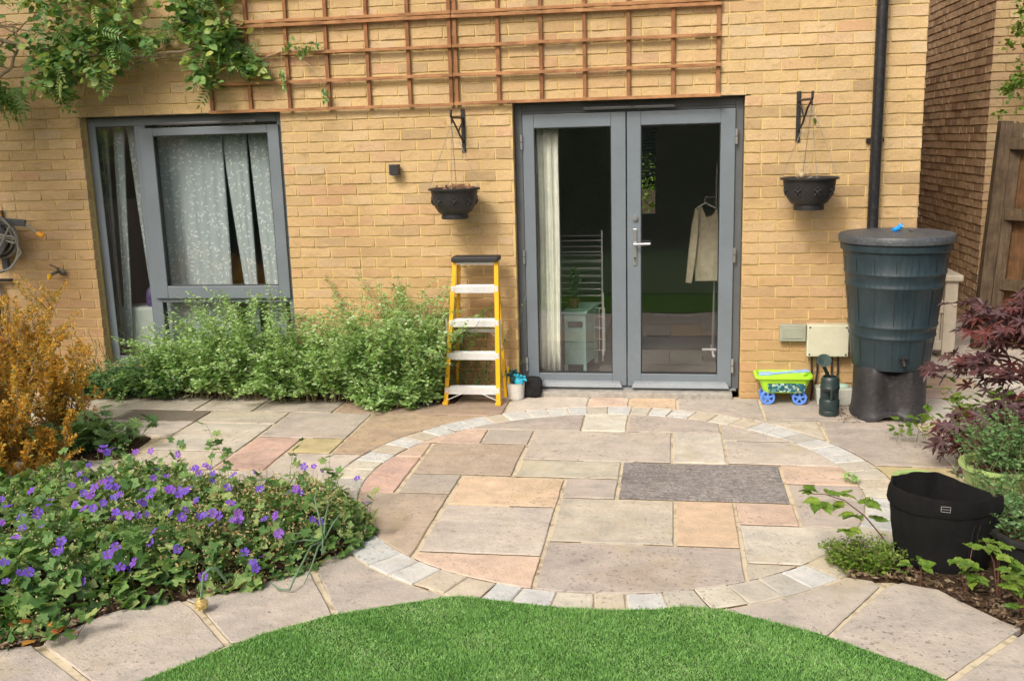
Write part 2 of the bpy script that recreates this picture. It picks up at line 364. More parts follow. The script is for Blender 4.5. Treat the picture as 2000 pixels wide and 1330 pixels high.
def wood_mat(name, a, b, sx=1, sy=1, sz=1, rough=.8):
    m = mat(name, rough=rough, spec=.25); n = noise_node(m, 6, 7, wpos(m, sx, sy, sz), .7, .6); n2 = noise_node(m, 9, 4, wpos(m), .6)
    r = ramp(m, n.outputs[0], [(.3, a), (.7, b)]); c = mixc(m, 1., r.outputs[0], ramp(m, n2.outputs[0], [(.3, (.62, .6, .58)), (.62, (1.1, 1.08, 1.05))]).outputs[0], 'MULTIPLY')
    setc(m, c); setn(m, bump(m, n.outputs[0], .5, .004)); return m
M_batH = wood_mat('treated_batten_rail', (.28, .135, .062), (.50, .27, .13), 1, 8, 8)
M_batV = wood_mat('treated_batten_upright', (.22, .10, .045), (.37, .18, .085), 8, 8, 1)
M_fence = wood_mat('weathered_fence_wood', (.075, .055, .035), (.17, .125, .08), 6, 6, .7)
M_fenceb = wood_mat('warm_fence_board', (.11, .06, .03), (.22, .12, .055), 6, 6, .7)
M_bench = worn('beige_painted_wood', (.52, .46, .36), .7, var=.12, da=.2, bs=.2)
M_yel = worn('yellow_fibreglass', (.86, .48, .015), .4, var=.08, da=.15, bs=.03)
M_step = worn('ladder_aluminium', (.80, .81, .81), .35, .25, var=.08, da=.15, bs=.05)
M_cap = worn('black_ladder_cap', (.025, .025, .027), .6, var=.2, da=.1)
def butt_mat():
    m = mat('green_butt_plastic', (.03, .065, .065), .42); n = noise_node(m, 7, 5, wpos(m), .6)
    n2 = noise_node(m, 5, 6, wpos(m, 7, 7, .8), .6, 2.5)
    r = ramp(m, n.outputs[0], [(.3, (.016, .032, .040)), (.7, (.026, .047, .058))]); n9 = noise_node(m, 3, 6, wpos(m, 9, 9, 1.2), .7); setc(m, mixc(m, math_n(m, 'MULTIPLY', ramp(m, n9.outputs[0], [(.52, (0, 0, 0)), (.75, (1, 1, 1))]).outputs[0], .14), r.outputs[0], (.12, .14, .14)))
    w_ = N(m, 'TexWave'); w_.inputs['Scale'].default_value = 9; w_.inputs['Distortion'].default_value = 7; w_.inputs['Detail'].default_value = 3; L(m, wpos(m, 1, 1, .25), w_.inputs['Vector'])
    setn(m, bump(m, w_.outputs[1], .22, .004)); return m
M_butt = butt_mat()
M_lid = worn('grey_black_lid', (.06, .07, .08), .45, var=.2, scale=8, dirt=(.35, .33, .30), da=.3, bs=.15)
M_stand = worn('dark_grey_stand', (.032, .032, .036), .5, var=.3, scale=5, dirt=(.16, .13, .10), da=.25, bs=.15)
M_can = worn('dark_green_plastic', (.018, .035, .035), .35, var=.2, da=.15, bs=.03)
M_boxg = worn('grey_green_plastic', (.33, .345, .27), .5, var=.08, da=.15, bs=.03)
M_boxc = worn('cream_plastic', (.60, .60, .45), .45, var=.07, scale=4, da=.12, bs=.02)
M_lime = mat('lime_plastic', (.42, .78, .04), .35); M_blue = mat('blue_plastic', (.12, .28, .78), .35); M_lblue = mat('pale_blue_plastic', (.30, .48, .82), .35)
M_bright = mat('bright_blue_plastic', (.02, .30, .80), .3)
M_cyan = mat('turquoise_glove', (.03, .42, .60), .6); M_teal = mat('dark_teal_fabric', (.01, .07, .09), .7); M_yelp = mat('yellow_plastic', (.85, .50, .02), .4)
M_orgp = mat('orange_hose_connector', (.85, .38, .02), .4)
M_hose = worn('grey_hose', (.30, .30, .26), .55, var=.2)
M_reel = worn('grey_reel_plastic', (.10, .11, .12), .5, var=.2)
M_limepot = worn('pale_green_glaze', (.36, .50, .17), .4, var=.15, da=.15)
M_chain = mat('dull_chain', (.30, .26, .21), .5, .3)
M_camw = mat('white_camera_plastic', (.75, .74, .68), .4)
M_label = mat('grey_print', (.35, .35, .35), .6)
M_allium = worn('dry_allium_head', (.62, .50, .22), .9, var=.2, scale=30)
M_chive = worn('blue_green_stem', (.12, .21, .12), .6, var=.2)
M_dry = worn('straw_stem', (.50, .40, .24), .9, var=.3, scale=30)

# ------------------------------------------------------------------ brickwork
def brick_shape(w_, h, r, depth=.05, jit=.0018):
    """brick with a slightly ragged chamfered face; local: x 0..w, z 0..h, face at y=0 looking -y"""
    k = 5; xs = [w_*i/(k-1) for i in range(k)]
    out_ = [(x, 0) for x in xs]+[(x, h) for x in xs[::-1]]
    n = len(out_); V = []; J = [(r.uniform(-jit, jit), r.uniform(-jit, jit)) for _ in out_]
    for (x, z), (a, b) in zip(out_, J): V.append((x+a, depth, z+b))
    for (x, z), (a, b) in zip(out_, J): V.append((x+a, .0014 if z > h/2 else -.0004, z+b))
    for (x, z), (a, b) in zip(out_, J):
        V.append((x+a+(.002 if x < w_/2 else -.002), (-r.uniform(.0015, .0075) if z < h/2 else .0003)+r.uniform(-.0008, .0006), z+b+(.0018 if z < h/2 else -.0035)))
    F = [(i, (i+1) % n, n+(i+1) % n, n+i) for i in range(n)]+[(n+i, n+(i+1) % n, 2*n+(i+1) % n, 2*n+i) for i in range(n)]
    F.append(tuple(range(2*n, 3*n)))
    return V, F
def subtract(iv, holes):
    res = [iv]
    for a, b in holes:
        nx = []
        for s, e in res:
            if b <= s or a >= e: nx.append((s, e)); continue
            if a > s: nx.append((s, a))
            if b < e: nx.append((b, e))
        res = nx
    return res
def brickwork(parent, origin, rz, x0, x1, z0, z1, holes, m, limit=300, phase=0., seed=3, ztop=2.0625):
    """individual bricks for the ones that show largest, the rest joined"""
    r = random.Random(seed); c, s = math.cos(rz), math.sin(rz); O = Vector(origin)
    W_, H_ = .2165, .0665; lst = []
    j0 = math.floor((z0-ztop)/.075); j1 = math.ceil((z1-ztop)/.075)
    for j in range(j0, j1):
        za, zb = ztop+j*.075+.0048, ztop+(j+1)*.075-.0045
        za = max(za, z0); zb = min(zb, z1)
        if zb-za < .02: continue
        hs = [(a, b) for a, b, c0, c1 in holes if c0 < (za+zb)/2 < c1]
        off = phase+(.1125 if j % 2 else 0)+r.choice([0, 0, 0, .0])
        i0 = math.floor((x0-off)/.225)-1
        while off+i0*.225 < x1:
            a = off+i0*.225+.0045; b = a+.216; i0 += 1
            if r.random() < .05 and True: parts_ = [(a, a+.1035), (a+.1125, b)]
            else: parts_ = [(a, b)]
            for (a_, b_) in parts_:
                a_, b_ = max(a_, x0), min(b_, x1)
                if b_-a_ < .02: continue
                for s_, e_ in subtract((a_, b_), hs):
                    if e_-s_ < .022: continue
                    lst.append((s_, e_, za, zb))
    def size(q):
        P = O+Vector(((q[0]+q[1])/2*c, (q[0]+q[1])/2*s, (q[2]+q[3])/2)); d = P-CAM; z = d.dot(FW)
        if z < .1: return 0
        u, v = d.dot(RI)/z, d.dot(UP)/z
        inside = abs(u) < .53 and abs(v) < .36
        nrm = Vector((s, -c, 0)); return (q[1]-q[0])*(q[3]-q[2])*abs(nrm.dot(d.normalized()))/z**2*(1 if inside else .01)
    lst.sort(key=size, reverse=True)
    variants = []
    for v_ in range(8):
        V, F = brick_shape(.216, .0665, r); b = MB(); b.add(V, F); variants.append(b.mesh('brick', m))
    full = 0
    po = root_org(parent)
    for q in lst[:limit]:
        wq, hq = q[1]-q[0], q[3]-q[2]
        if abs(wq-.216) < 1e-3 and abs(hq-.0665) < 1e-3: me = variants[r.randrange(8)]
        else:
            V, F = brick_shape(wq, hq, r); b = MB(); b.add(V, F); me = b.mesh('brick', m)
        o = bpy.data.objects.new('brick', me); COL.objects.link(o); o.parent = parent
        pr = r.uniform(-.0015, .0015)
        P = O+Vector((q[0]*c-pr*s, q[0]*s+pr*c, q[2]+r.uniform(-.0012, .0012))); o.location = P-po
        o.rotation_euler = (0, 0, rz)
    mb = MB(); T = []
    for q in lst[limit:]:
        V, F = brick_shape(q[1]-q[0], q[3]-q[2], r); pr = r.uniform(-.0015, .0015)
        V = [(O.x+(q[0]+x)*c-(y+pr)*s, O.y+(q[0]+x)*s+(y+pr)*c, O.z+q[2]+z) for x, y, z in V]
        mb.add(V, F); T += [r.random()]*len(V)
    if mb.v:
        mb.t = T; obj('brickwork', mb, m, parent, kind='stuff')

# the house ------------------------------------------------------------------
HX0, HX1, HZ = -6.2, 1.91, 5.2
DX0, DX1, DZ = -.775, .785, 2.0625
WX0, WX1, WZ0, WZ1 = -4.012, -2.453, .1875, 2.0625
house = thing('brick_house', 'yellow brick house wall with grey french doors and a grey tall window', 'house', (0, 0, 0))
e = .0022
bk = MB()
bk.box(HX0, WX0-e, e, .30, -.1, HZ); bk.box(WX1+e, DX0-e, e, .30, -.1, DZ+e); bk.box(DX1+e, HX1-e, e, .30, -.1, HZ)
bk.box(WX0-e, WX1+e, e, .30, -.1, WZ0-e); bk.box(WX0-e, WX1+e+.0, e, .30, WZ1+e, HZ); bk.box(WX1+e, DX1+e, e, .30, DZ+e, HZ)
bk.box(HX1-.3, HX1-e, .30, 6.5, -.1, HZ)
wall = obj('wall', bk, M_mortar, house)
brickwork(wall, (0, 0, 0), 0, HX0, HX1, .0, HZ, [(DX0, DX1, -1, DZ), (WX0, WX1, WZ0, WZ1)], M_brick, 300, phase=.785, seed=3)
# the return wall of the corner, facing the passage
brickwork(wall, (HX1, 0, 0), PI/2, .006, 6.4, .0, HZ, [], M_brick, 0, phase=0, seed=5)
b = MB(); b.box(-.81, .82, .0, .09, DZ-.001, DZ+.004); b.box(-4.03, -2.43, .0, .09, WZ1-.001, WZ1+.004)
obj('steel_lintel', b, M_gasket, house)

def rect_frame(b, x0, x1, z0, z1, t, y0, y1, tb=None, tt=None):
    tb = t if tb is None else tb; tt = t if tt is None else tt
    b.box(x0, x0+t, y0, y1, z0, z1); b.box(x1-t, x1, y0, y1, z0, z1)
    b.box(x0+t, x1-t, y0, y1, z0, z0+tb); b.box(x0+t, x1-t, y0, y1, z1-tt, z1)
# french doors
fd = thing('french_door', None, None); fd.name = 'french_door'; fd.parent = house
b = MB(); rect_frame(b, DX0+.002, DX1-.002, .045, DZ-.003, .052, .075, .15)
b.box(DX0+.055, DX1-.055, .072, .1, DZ-.075, DZ-.055)
obj('door_frame', b, M_jamb, fd, bevel=.003)
for sx, (lx0, lx1, gx0, gx1) in ((-1, (-.717, -.004, -.637, -.104)), (1, (.004, .730, .099, .633))):
    b = MB(); z0, z1, gz0, gz1 = .062, 1.985, .153, 1.892
    b.box(lx0, gx0, .055, .11, z0, z1); b.box(gx1, lx1, .055, .11, z0, z1); b.box(gx0, gx1, .055, .11, z0, gz0); b.box(gx0, gx1, .055, .11, gz1, z1)
    obj('door_leaf', b, M_frame, fd, bevel=.004)
    b = MB(); rect_frame(b, gx0-.001, gx1+.001, gz0-.001, gz1+.001, .007, .062, .104); obj('glazing_bead', b, M_gasket, fd)
    b = MB(); b.box(gx0+.004, gx1-.004, .08, .09, gz0+.004, gz1-.004); obj('pane', b, M_glass, fd)
    b = MB(); a0, a1 = (lx0+.10, lx1-.03) if sx < 0 else (lx0+.03, lx1-.015)
    V = [(a0, .055, .062), (a1, .055, .062), (a1-.02, .055, .10), (a0+.02, .055, .10), (a0, .015, .060), (a1, .015, .060), (a1-.012, .030, .088), (a0+.012, .030, .088)]
    b.add(V, [(4, 5, 6, 7), (7, 6, 2, 3), (0, 4, 7, 3), (5, 1, 2, 6), (0, 1, 5, 4)]); obj('drip_bar', b, M_alu, fd)
    hx = -.724 if sx < 0 else .737
    for hz in (.22, 1.0, 1.80):
        b = MB(); b.tube([(hx, .045, hz-.05), (hx, .045, hz-.003)], .009, 10); b.tube([(hx, .045, hz+.003), (hx, .045, hz+.05)], .009, 10)
        obj('hinge', b, M_chrome, fd, smooth=True)
b = MB(); b.box(.045, .072, .045, .055, .935, 1.19); obj('lock_plate', b, M_chrome, fd, bevel=.004)
b = MB(); b.tube([(.058, .045, 1.085), (.058, .01, 1.085)], .009, 10); b.tube([(.05, .008, 1.085), (.165, .008, 1.088)], .0095, 10)
obj('handle', b, M_chrome, fd, smooth=True)
b = MB(); b.tube([(.058, .054, 1.265), (.058, .038, 1.265)], .020, 16); b.tube([(.058, .038, 1.265), (.058, .034, 1.265)], .010, 12); obj('lock_cylinder', b, M_chrome, fd, smooth=True)
b = MB(); b.tube([(.058, .045, .985), (.058, .0425, .985)], .007, 12); b.box(.0555, .0605, .0425, .0445, .96, .985); obj('keyhole', b, M_gasket, fd)
b = MB(); b.box(-.29, .33, .035, .056, 2.003, 2.022); obj('trickle_vent', b, M_vent, fd, bevel=.004)
b = MB(); b.box(-.62, .735, -.05, .14, -.02, .038); obj('threshold', b, M_conc, fd, bevel=.006)
b = MB(); b.box(DX0+.02, DX1-.02, .05, .15, .038, .05); obj('threshold_bar', b, M_alu, fd)
# window
wd = thing('window', None, None); wd.parent = house
b = MB(); rect_frame(b, WX0+.004, WX1-.004, WZ0, WZ1-.003, .062, .085, .15)
b.box(-3.635, -3.545, .085, .15, WZ0+.062, WZ1-.065); b.box(-3.545, WX1-.066, .085, .15, .672, .715)
obj('window_frame', b, M_frame, wd, bevel=.003)
b = MB(); x0, x1, z0, z1, a0, a1, c0, c1 = -3.585, -2.50, .705, 1.975, -3.478, -2.586, .800, 1.918
b.box(x0, a0, .06, .12, z0, z1); b.box(a1, x1, .06, .12, z0, z1); b.box(a0, a1, .06, .12, z0, c0); b.box(a0, a1, .06, .12, c1, z1)
obj('casement', b, M_frame, wd, bevel=.004)
b = MB(); rect_frame(b, a0-.001, a1+.001, c0-.001, c1+.001, .006, .066, .112); rect_frame(b, -3.951, -3.634, .248, 1.998, .006, .092, .14); rect_frame(b, -3.546, -2.518, .248, .673, .006, .092, .14)
obj('gasket', b, M_gasket, wd)
for q in ((a0+.003, a1-.003, c0+.003, c1-.003), (-3.947, -3.638, .252, 1.994), (-3.541, -2.522, .252, .669)):
    b = MB(); b.box(q[0], q[1], .098, .108, q[2], q[3]); obj('pane', b, M_glass, wd)
b = MB(); b.box(-3.42, -2.66, .045, .062, 1.992, 2.012); obj('trickle_vent', b, M_vent, wd, bevel=.004)
b = MB(); b.box(WX0+.01, WX1-.01, -.02, .09, WZ0-.03, WZ0-.004); obj('window_sill', b, M_frame, wd, bevel=.003)

# rooms behind the glass
def room(x0, x1, y0, y1, z1, win=None):
    b = MB()
    if win: b.box(x0, win[0], y1, y1+.05, -.02, z1); b.box(win[1], x1, y1, y1+.05, -.02, z1); b.box(win[0], win[1], y1, y1+.05, -.02, win[2]); b.box(win[0], win[1], y1, y1+.05, win[3], z1)
    else: b.box(x0, x1, y1, y1+.05, -.02, z1)
    b.box(x0-.05, x0, y0, y1, -.02, z1); b.box(x1, x1+.05, y0, y1, -.02, z1)
    tag(obj('interior_wall', b, M_inwall), kind='structure')
    b = MB(); b.box(x0, x1, y0, y1, z1, z1+.05); tag(obj('interior_ceiling', b, M_inwall), kind='structure')
    b = MB(); b.box(x0, x1, y0-.14, y1, .0, .03); tag(obj('interior_floor', b, M_infloor), kind='structure')
room(-1.70, 1.55, .302, 4.6, 2.4, (-.07, .142, .95, 1.99)); room(-4.6, -1.80, .302, 3.4, 2.4)

bl = thing('window_blind', 'slatted blind in a far window seen through the right french door', 'blind', (.03, 4.55, 1.37))
for i in range(16):
    b = MB(); z = 1.385+.037*i; b.bar((-.075, 4.57, z), (.147, 4.57, z), .034, .002, (0, -.5, .8)); obj('blind_slat', b, mat('blind_slat', (.30, .27, .22), .7) if i == 0 else bpy.data.materials['blind_slat'], bl)
fb = thing('front_garden_bush', 'sunlit green bush outside the far window behind the blind', 'bush', (.05, 6.2, 0))
P_ = np.stack([rng.normal(.05, .4, 1500), 6.2+rng.normal(0, .2, 1500), rng.uniform(0, 1.6, 1500)], 1)
FRONT = (fb, P_)
# ------------------------------------------------------------------ ground and paving
g = MB(); g.add([(-30, -30, -.06), (30, -30, -.06), (30, 30, -.06), (-30, 30, -.06)], [(0, 1, 2, 3)])
tag(obj('ground', g, M_soil), kind='structure')
CC = (-.044, -1.786); RIN, ROUT = 1.322, 1.507
g = MB(); g.prism([(-4.6, -2.1), (-3.0, -2.2), (-1.35, -2.3), (-1.4, -2.95), (-1.9, -3.15), (-2.6, -3.6), (-3.2, -4.2), (-3.2, -4.8), (2.6, -4.8), (2.6, -4.0), (1.6, -3.35), (1.25, -2.95), (1.35, -2.2),
                 (3.2, -1.9), (3.2, -.0), (3.2, 4.4), (1.92, 4.4), (1.92, .05), (-1.2, .05), (-1.2, -.12), (-4.6, -.12)], -.05, -.009)
patio = tag(obj('patio', g, M_pointing), kind='structure')
def clip_in(poly, c, R, n=120):
    P = [(c[0]+R*math.cos(2*PI*i/n), c[1]+R*math.sin(2*PI*i/n)) for i in range(n)]
    outp = list(poly)
    for i in range(n):
        a, b2 = P[i], P[(i+1) % n]; inp = outp; outp = []
        def side(p): return (b2[0]-a[0])*(p[1]-a[1])-(b2[1]-a[1])*(p[0]-a[0])
        for j in range(len(inp)):
            p, q = inp[j-1], inp[j]; sp, sq = side(p), side(q)
            if (sp >= 0) != (sq >= 0):
                t = sp/(sp-sq); outp.append((p[0]+t*(q[0]-p[0]), p[1]+t*(q[1]-p[1])))
            if sq >= 0: outp.append(q)
        if not outp: return []
    return outp
def dens(poly, st=.07):
    o = []
    for i in range(len(poly)):
        p, q = poly[i], poly[(i+1) % len(poly)]; d = math.dist(p, q); k = max(1, int(d/st))
        for t in range(k): o.append((p[0]+(q[0]-p[0])*t/k, p[1]+(q[1]-p[1])*t/k))
    return o
def clip_out(poly, c, R):
    D = dens(poly, .03); ins = [math.dist(p, c) < R for p in D]
    if not any(ins): return poly
    if all(ins): return []
    n = len(D); s = next(i for i in range(n) if ins[i-1] and not ins[i]); D = D[s:]+D[:s]
    keep = []
    for p in D:
        if math.dist(p, c) >= R: keep.append(p)
        else: break
    a0 = math.atan2(keep[-1][1]-c[1], keep[-1][0]-c[0]); a1 = math.atan2(keep[0][1]-c[1], keep[0][0]-c[0])
    d = (a1-a0+PI) % (2*PI)-PI; k = max(2, int(abs(d)*R/.05))
    return keep+[(c[0]+R*math.cos(a0+d*t/k), c[1]+R*math.sin(a0+d*t/k)) for t in range(k+1)]
def clean(poly, m=.02):
    o = []
    for p in poly:
        if not o or math.dist(p, o[-1]) > m: o.append(p)
    if len(o) > 2 and math.dist(o[0], o[-1]) < m: o.pop()
    return o
def area(p): return sum(p[i][0]*p[(i+1) % len(p)][1]-p[(i+1) % len(p)][0]*p[i][1] for i in range(len(p)))/2
def slab(name, poly, col, m=None, z=0., st=.07, jit=.0022, th=.028, label=None):
    poly = clean(poly, .012)
    if len(poly) < 3 or abs(area(poly)) < .002: return
    if area(poly) < 0: poly = poly[::-1]
    P = clean(dens(poly, st), .008); n = len(P)
    P = [(x+rnd.uniform(-jit, jit), y+rnd.uniform(-jit, jit)) for x, y in P]
    inn = []
    for i in range(n):
        a, b2 = P[i-1], P[(i+1) % n]; dx, dy = b2[0]-a[0], b2[1]-a[1]; l = math.hypot(dx, dy) or 1
        inn.append((P[i][0]-dy/l*.005, P[i][1]+dx/l*.005))
    b = MB(); V = [(x, y, z-th) for x, y in P]+[(x, y, z-.004+rnd.uniform(-.0008, .0008)) for x, y in P]+[(x, y, z+rnd.uniform(-.0006, .0006)) for x, y in inn]
    b.add(V, [(i, (i+1) % n, n+(i+1) % n, n+i) for i in range(n)]+[(n+i, n+(i+1) % n, 2*n+(i+1) % n, 2*n+i) for i in range(n)]+[tuple(range(2*n, 3*n))])
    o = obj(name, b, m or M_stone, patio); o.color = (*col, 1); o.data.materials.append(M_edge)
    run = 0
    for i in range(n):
        if run <= 0: run = rnd.randint(2, 7); shaded = rnd.random() < (.6 if name == 'slab' else .12)
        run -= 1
        if shaded:
            o.data.polygons[i].material_index = 1  # gap shade painted on runs of side faces
    if label: o['label'] = label
    return o
J = .0065
def rp(x0, x1, y0, y1): return [(x0+J, y0+J), (x1-J, y0+J), (x1-J, y1-J), (x0+J, y1-J)]
BUFF = (.545, .50, .41); PINK = (.57, .41, .34); GREY = (.45, .41, .355); ORG_ = (.64, .495, .35); PALE = (.60, .565, .485); BRN = (.48, .40, .315)
PGREY = (.475, .425, .375); GRN = (.53, .50, .40); SALM = (.62, .48, .38); DARK = (.26, .25, .245); WHT = (.62, .61, .53); YEL = (.58, .50, .28); PBUF = (.545, .495, .43)
inner = [(-2, -.255, -.86, 1, PGREY), (-.255, .032, -.855, 1, WHT), (.032, .617, -.855, 1, PGREY), (.617, 2, -1.005, 1, PBUF),
         (-2, -.848, -1.163, -.86, SALM), (-.848, -.552, -1.16, -.862, GREY), (-.55, .313, -1.442, -.86, PBUF), (.315, .620, -1.435, -.86, PALE), (.622, 2, -1.435, -1.01, PBUF),
         (-1.135, -.562, -1.73, -1.166, BRN), (-2, -1.145, -1.443, -1.166, SALM), (-2, -1.148, -2.036, -1.447, PINK), (-.545, .030, -1.74, -1.447, GRN),
         (.035, .900, -2.03, -1.45, DARK), (.905, 2, -1.742, -1.442, SALM), (.912, 2, -2.325, -1.745, PGREY), (-1.135, -.842, -2.036, -1.735, GREY),
         (-.832, -.264, -2.180, -1.758, ORG_), (-.258, .026, -2.038, -1.744, PGREY), (-2, -.845, -3.3, -2.04, BRN), (-.833, -.266, -2.768, -2.185, PBUF),
         (-.254, .322, -2.600, -2.042, BUFF), (.326, .617, -2.602, -2.038, ORG_), (.622, .907, -2.322, -2.042, SALM), (.622, 2, -2.757, -2.328, PALE),
         (.617, 2, -3.3, -2.763, BUFF), (-2, -.264, -3.3, -2.775, SALM), (-.259, .613, -3.3, -2.607, PGREY)]
for i, (x0, x1, y0, y1, col) in enumerate(inner):
    if i == 26: x0 = -.835
    p = clip_in(rp(x0, x1, y0, y1), CC, RIN-.004)
    if p:
        kf = rnd.uniform(.95, 1.05); col = tuple(c*kf for c in col)
        slab('slab', p, col, M_roughstone if col[0] < .3 else M_stone, label='rough dark grey slab' if col[0] < .3 else None)
# ring of setts
a = 0; k = 0
while a < 2*PI-.04:
    da = rnd.uniform(.088, .118)
    if a+da > 2*PI-.05: da = 2*PI-a
    r0, r1 = RIN+.004, ROUT-.006; g0, g1 = a+.0028, a+da-.0028
    P = [(r0, g0), (r1, g0), (r1, (g0+g1)/2), (r1, g1), (r0, g1), (r0, (g0+g1)/2)]
    w0 = rnd.uniform(-.004, .004)
    P = [(CC[0]+(r+w0)*math.cos(t), CC[1]+(r+w0)*math.sin(t)) for r, t in P]
    c = rnd.choice([(.62, .63, .60), (.58, .60, .58), (.60, .57, .47), (.58, .52, .41), (.64, .64, .60), (.60, .61, .59), (.54, .51, .43), (.48, .47, .42)])
    slab('sett', P, c, M_sett, st=.06, jit=.003, z=rnd.uniform(-.001, .0015)); a += da
# paving outside the circle
outer = [(-4.35, -3.045, -.545, -.10, PBUF), (-3.04, -2.605, -.545, -.10, PBUF), (-2.60, -2.015, -.545, -.16, PGREY), (-2.01, -.82, -.545, -.02, (.42, .32, .25)),
         (-.812, -.262, -.545, -.01, PBUF), (-.258, .022, -.545, -.01, SALM), (.026, .352, -.545, -.01, ORG_), (.357, .913, -.548, -.01, PGREY), (.920, 1.60, -.545, -.01, PGREY), (1.605, 1.95, -.545, -.01, PGREY),
         (-4.25, -3.505, -1.0, -.55, BUFF), (-3.495, -2.895, -1.145, -.55, PBUF), (-2.888, -2.315, -.832, -.55, BUFF), (-2.885, -2.318, -1.432, -.838, PALE), (-2.31, -1.722, -1.122, -.55, PGREY),
         (-2.31, -2.005, -1.75, -1.128, PINK), (-2.0, -1.72, -1.425, -1.128, YEL), (-2.0, -1.2, -2.1, -1.43, PBUF), (-2.89, -2.32, -1.76, -1.437, BUFF), (-1.716, -.70, -1.425, -.55, (.50, .39, .28)),
         (-3.75, -2.95, -2.0, -1.66, PALE), (-2.94, -2.0, -2.2, -1.765, PALE),
         (.5, 1.238, -.98, -.55, BUFF), (1.246, 1.835, -1.41, -.55, PGREY), (1.246, 1.82, -1.76, -1.416, YEL), (1.84, 2.13, -.84, -.55, SALM), (2.135, 3.2, -.84, -.55, PBUF), (1.835, 2.5, -1.135, -.845, PBUF), (2.505, 3.2, -1.135, -.845, BUFF),
         (1.825, 2.4, -1.7, -1.14, PALE), (2.405, 3.2, -1.7, -1.14, BUFF), (1.955, 2.5, -.545, .07, PALE), (2.505, 3.2, -.545, .07, BUFF), (1.92, 2.25, .075, .37, SALM), (2.255, 3.2, .075, .37, BUFF), (1.92, 2.48, .375, .66, ORG_), (2.485, 3.2, .375, .66, PALE),
         (1.92, 2.7, .665, 1.25, PBUF), (2.705, 3.2, .665, 1.25, PBUF), (1.92, 2.45, 1.255, 1.85, PGREY), (2.455, 3.2, 1.255, 1.85, PBUF), (1.92, 2.6, 1.855, 2.45, PBUF), (2.605, 3.2, 1.855, 2.45, PGREY), (1.92, 3.2, 2.455, 3.3, PBUF)]
for i, (x0, x1, y0, y1, col) in enumerate(outer):
    p = clip_out(rp(x0, x1, y0, y1), CC, ROUT+.006)
    if p:
        kf = rnd.uniform(.94, 1.06); slab('slab', p, tuple(c*kf for c in col), M_stained if i == 11 else None, label='slab with a dark damp patch' if i == 11 else None)
rs = [([(-1.238, -2.985), (-1.17, -2.75), (-1.0, -2.7), (-.6, -2.9), (-.3, -3.15), (-.35, -3.28), (-.7, -3.35), (-.99, -3.41)], (.50, .455, .395)),
      ([(-1.262, -3.01), (-1.6, -3.1), (-1.80, -3.27), (-1.60, -3.368), (-1.33, -3.65), (-1.14, -3.56), (-1.012, -3.41)], (.50, .455, .395)),
      ([(-1.622, -3.39), (-1.90, -3.2), (-2.2, -3.5), (-2.035, -3.742), (-1.705, -3.955), (-1.48, -3.95), (-1.345, -3.67)], (.50, .455, .395)),
      ([(-2.06, -3.765), (-2.3, -3.55), (-2.9, -4.0), (-2.5, -4.7), (-1.75, -4.4), (-1.722, -3.98)], (.47, .43, .38)),
      ([(.35, -3.3), (.4, -3.1), (.8, -2.8), (1.05, -2.7), (1.14, -2.93), (.868, -3.36), (.66, -3.34)], (.50, .455, .395)),
      ([(1.155, -2.945), (1.36, -2.8), (1.65, -3.05), (1.578, -3.228), (1.215, -3.62), (1.0, -3.53), (.882, -3.37)], (.50, .455, .395)),
      ([(1.60, -3.245), (1.9, -3.1), (2.5, -3.9), (1.8, -4.3), (1.232, -3.64)], (.50, .455, .395))]
for p, col in rs:
    p = clip_out(p, CC, ROUT+.006); slab('slab', p, col)
# soil beds
def bed(poly, z=.012):
    g = MB(); n = len(poly); cx = sum(p[0] for p in poly)/n; cy = sum(p[1] for p in poly)/n
    P = dens(poly, .08); n = len(P); P = [(x+rnd.uniform(-.012, .012), y+rnd.uniform(-.012, .012)) for x, y in P]
    sh = [(cx+(x-cx)*.94, cy+(y-cy)*.94) for x, y in P]
    g.add([(x, y, -.04) for x, y in P]+[(x, y, .002) for x, y in P]+[(x, y, z+rnd.uniform(0, .012)) for x, y in sh],
          [(i, (i+1) % n, n+(i+1) % n, n+i) for i in range(n)]+[(n+i, n+(i+1) % n, 2*n+(i+1) % n, 2*n+i) for i in range(n)]+[tuple(range(2*n, 3*n))])
    return tag(obj('soil_bed', g, M_soil), kind='structure')
bedL = [(-1.16, -2.62), (-1.17, -2.80), (-1.29, -2.94), (-1.43, -3.215), (-1.64, -3.315), (-1.94, -3.49), (-2.055, -3.73), (-2.2, -3.83), (-2.9, -4.2), (-4.6, -4.2), (-4.6, -2.0), (-3.2, -2.02), (-2.3, -2.25), (-1.6, -2.35), (-1.35, -2.4)]
bedR = [(1.02, -2.87), (1.2, -2.885), (1.36, -2.94), (1.48, -3.125), (1.585, -3.25), (2.1, -3.7), (3.6, -3.4), (3.6, -1.75), (1.82, -1.76), (1.47, -1.9), (1.45, -2.2), (1.30, -2.55)]
bed(bedL); bed(bedR)
bed([(-4.4, -.02), (-4.4, -.24), (-3.6, -.12), (-2.8, -.16), (-2.1, -.22), (-1.65, -.28), (-1.2, -.26), (-1.2, -.02)])
bed([(-3.0, -1.2), (-2.96, -1.6), (-3.3, -1.66), (-4.6, -1.9), (-4.6, -1.1), (-3.5, -1.05)])
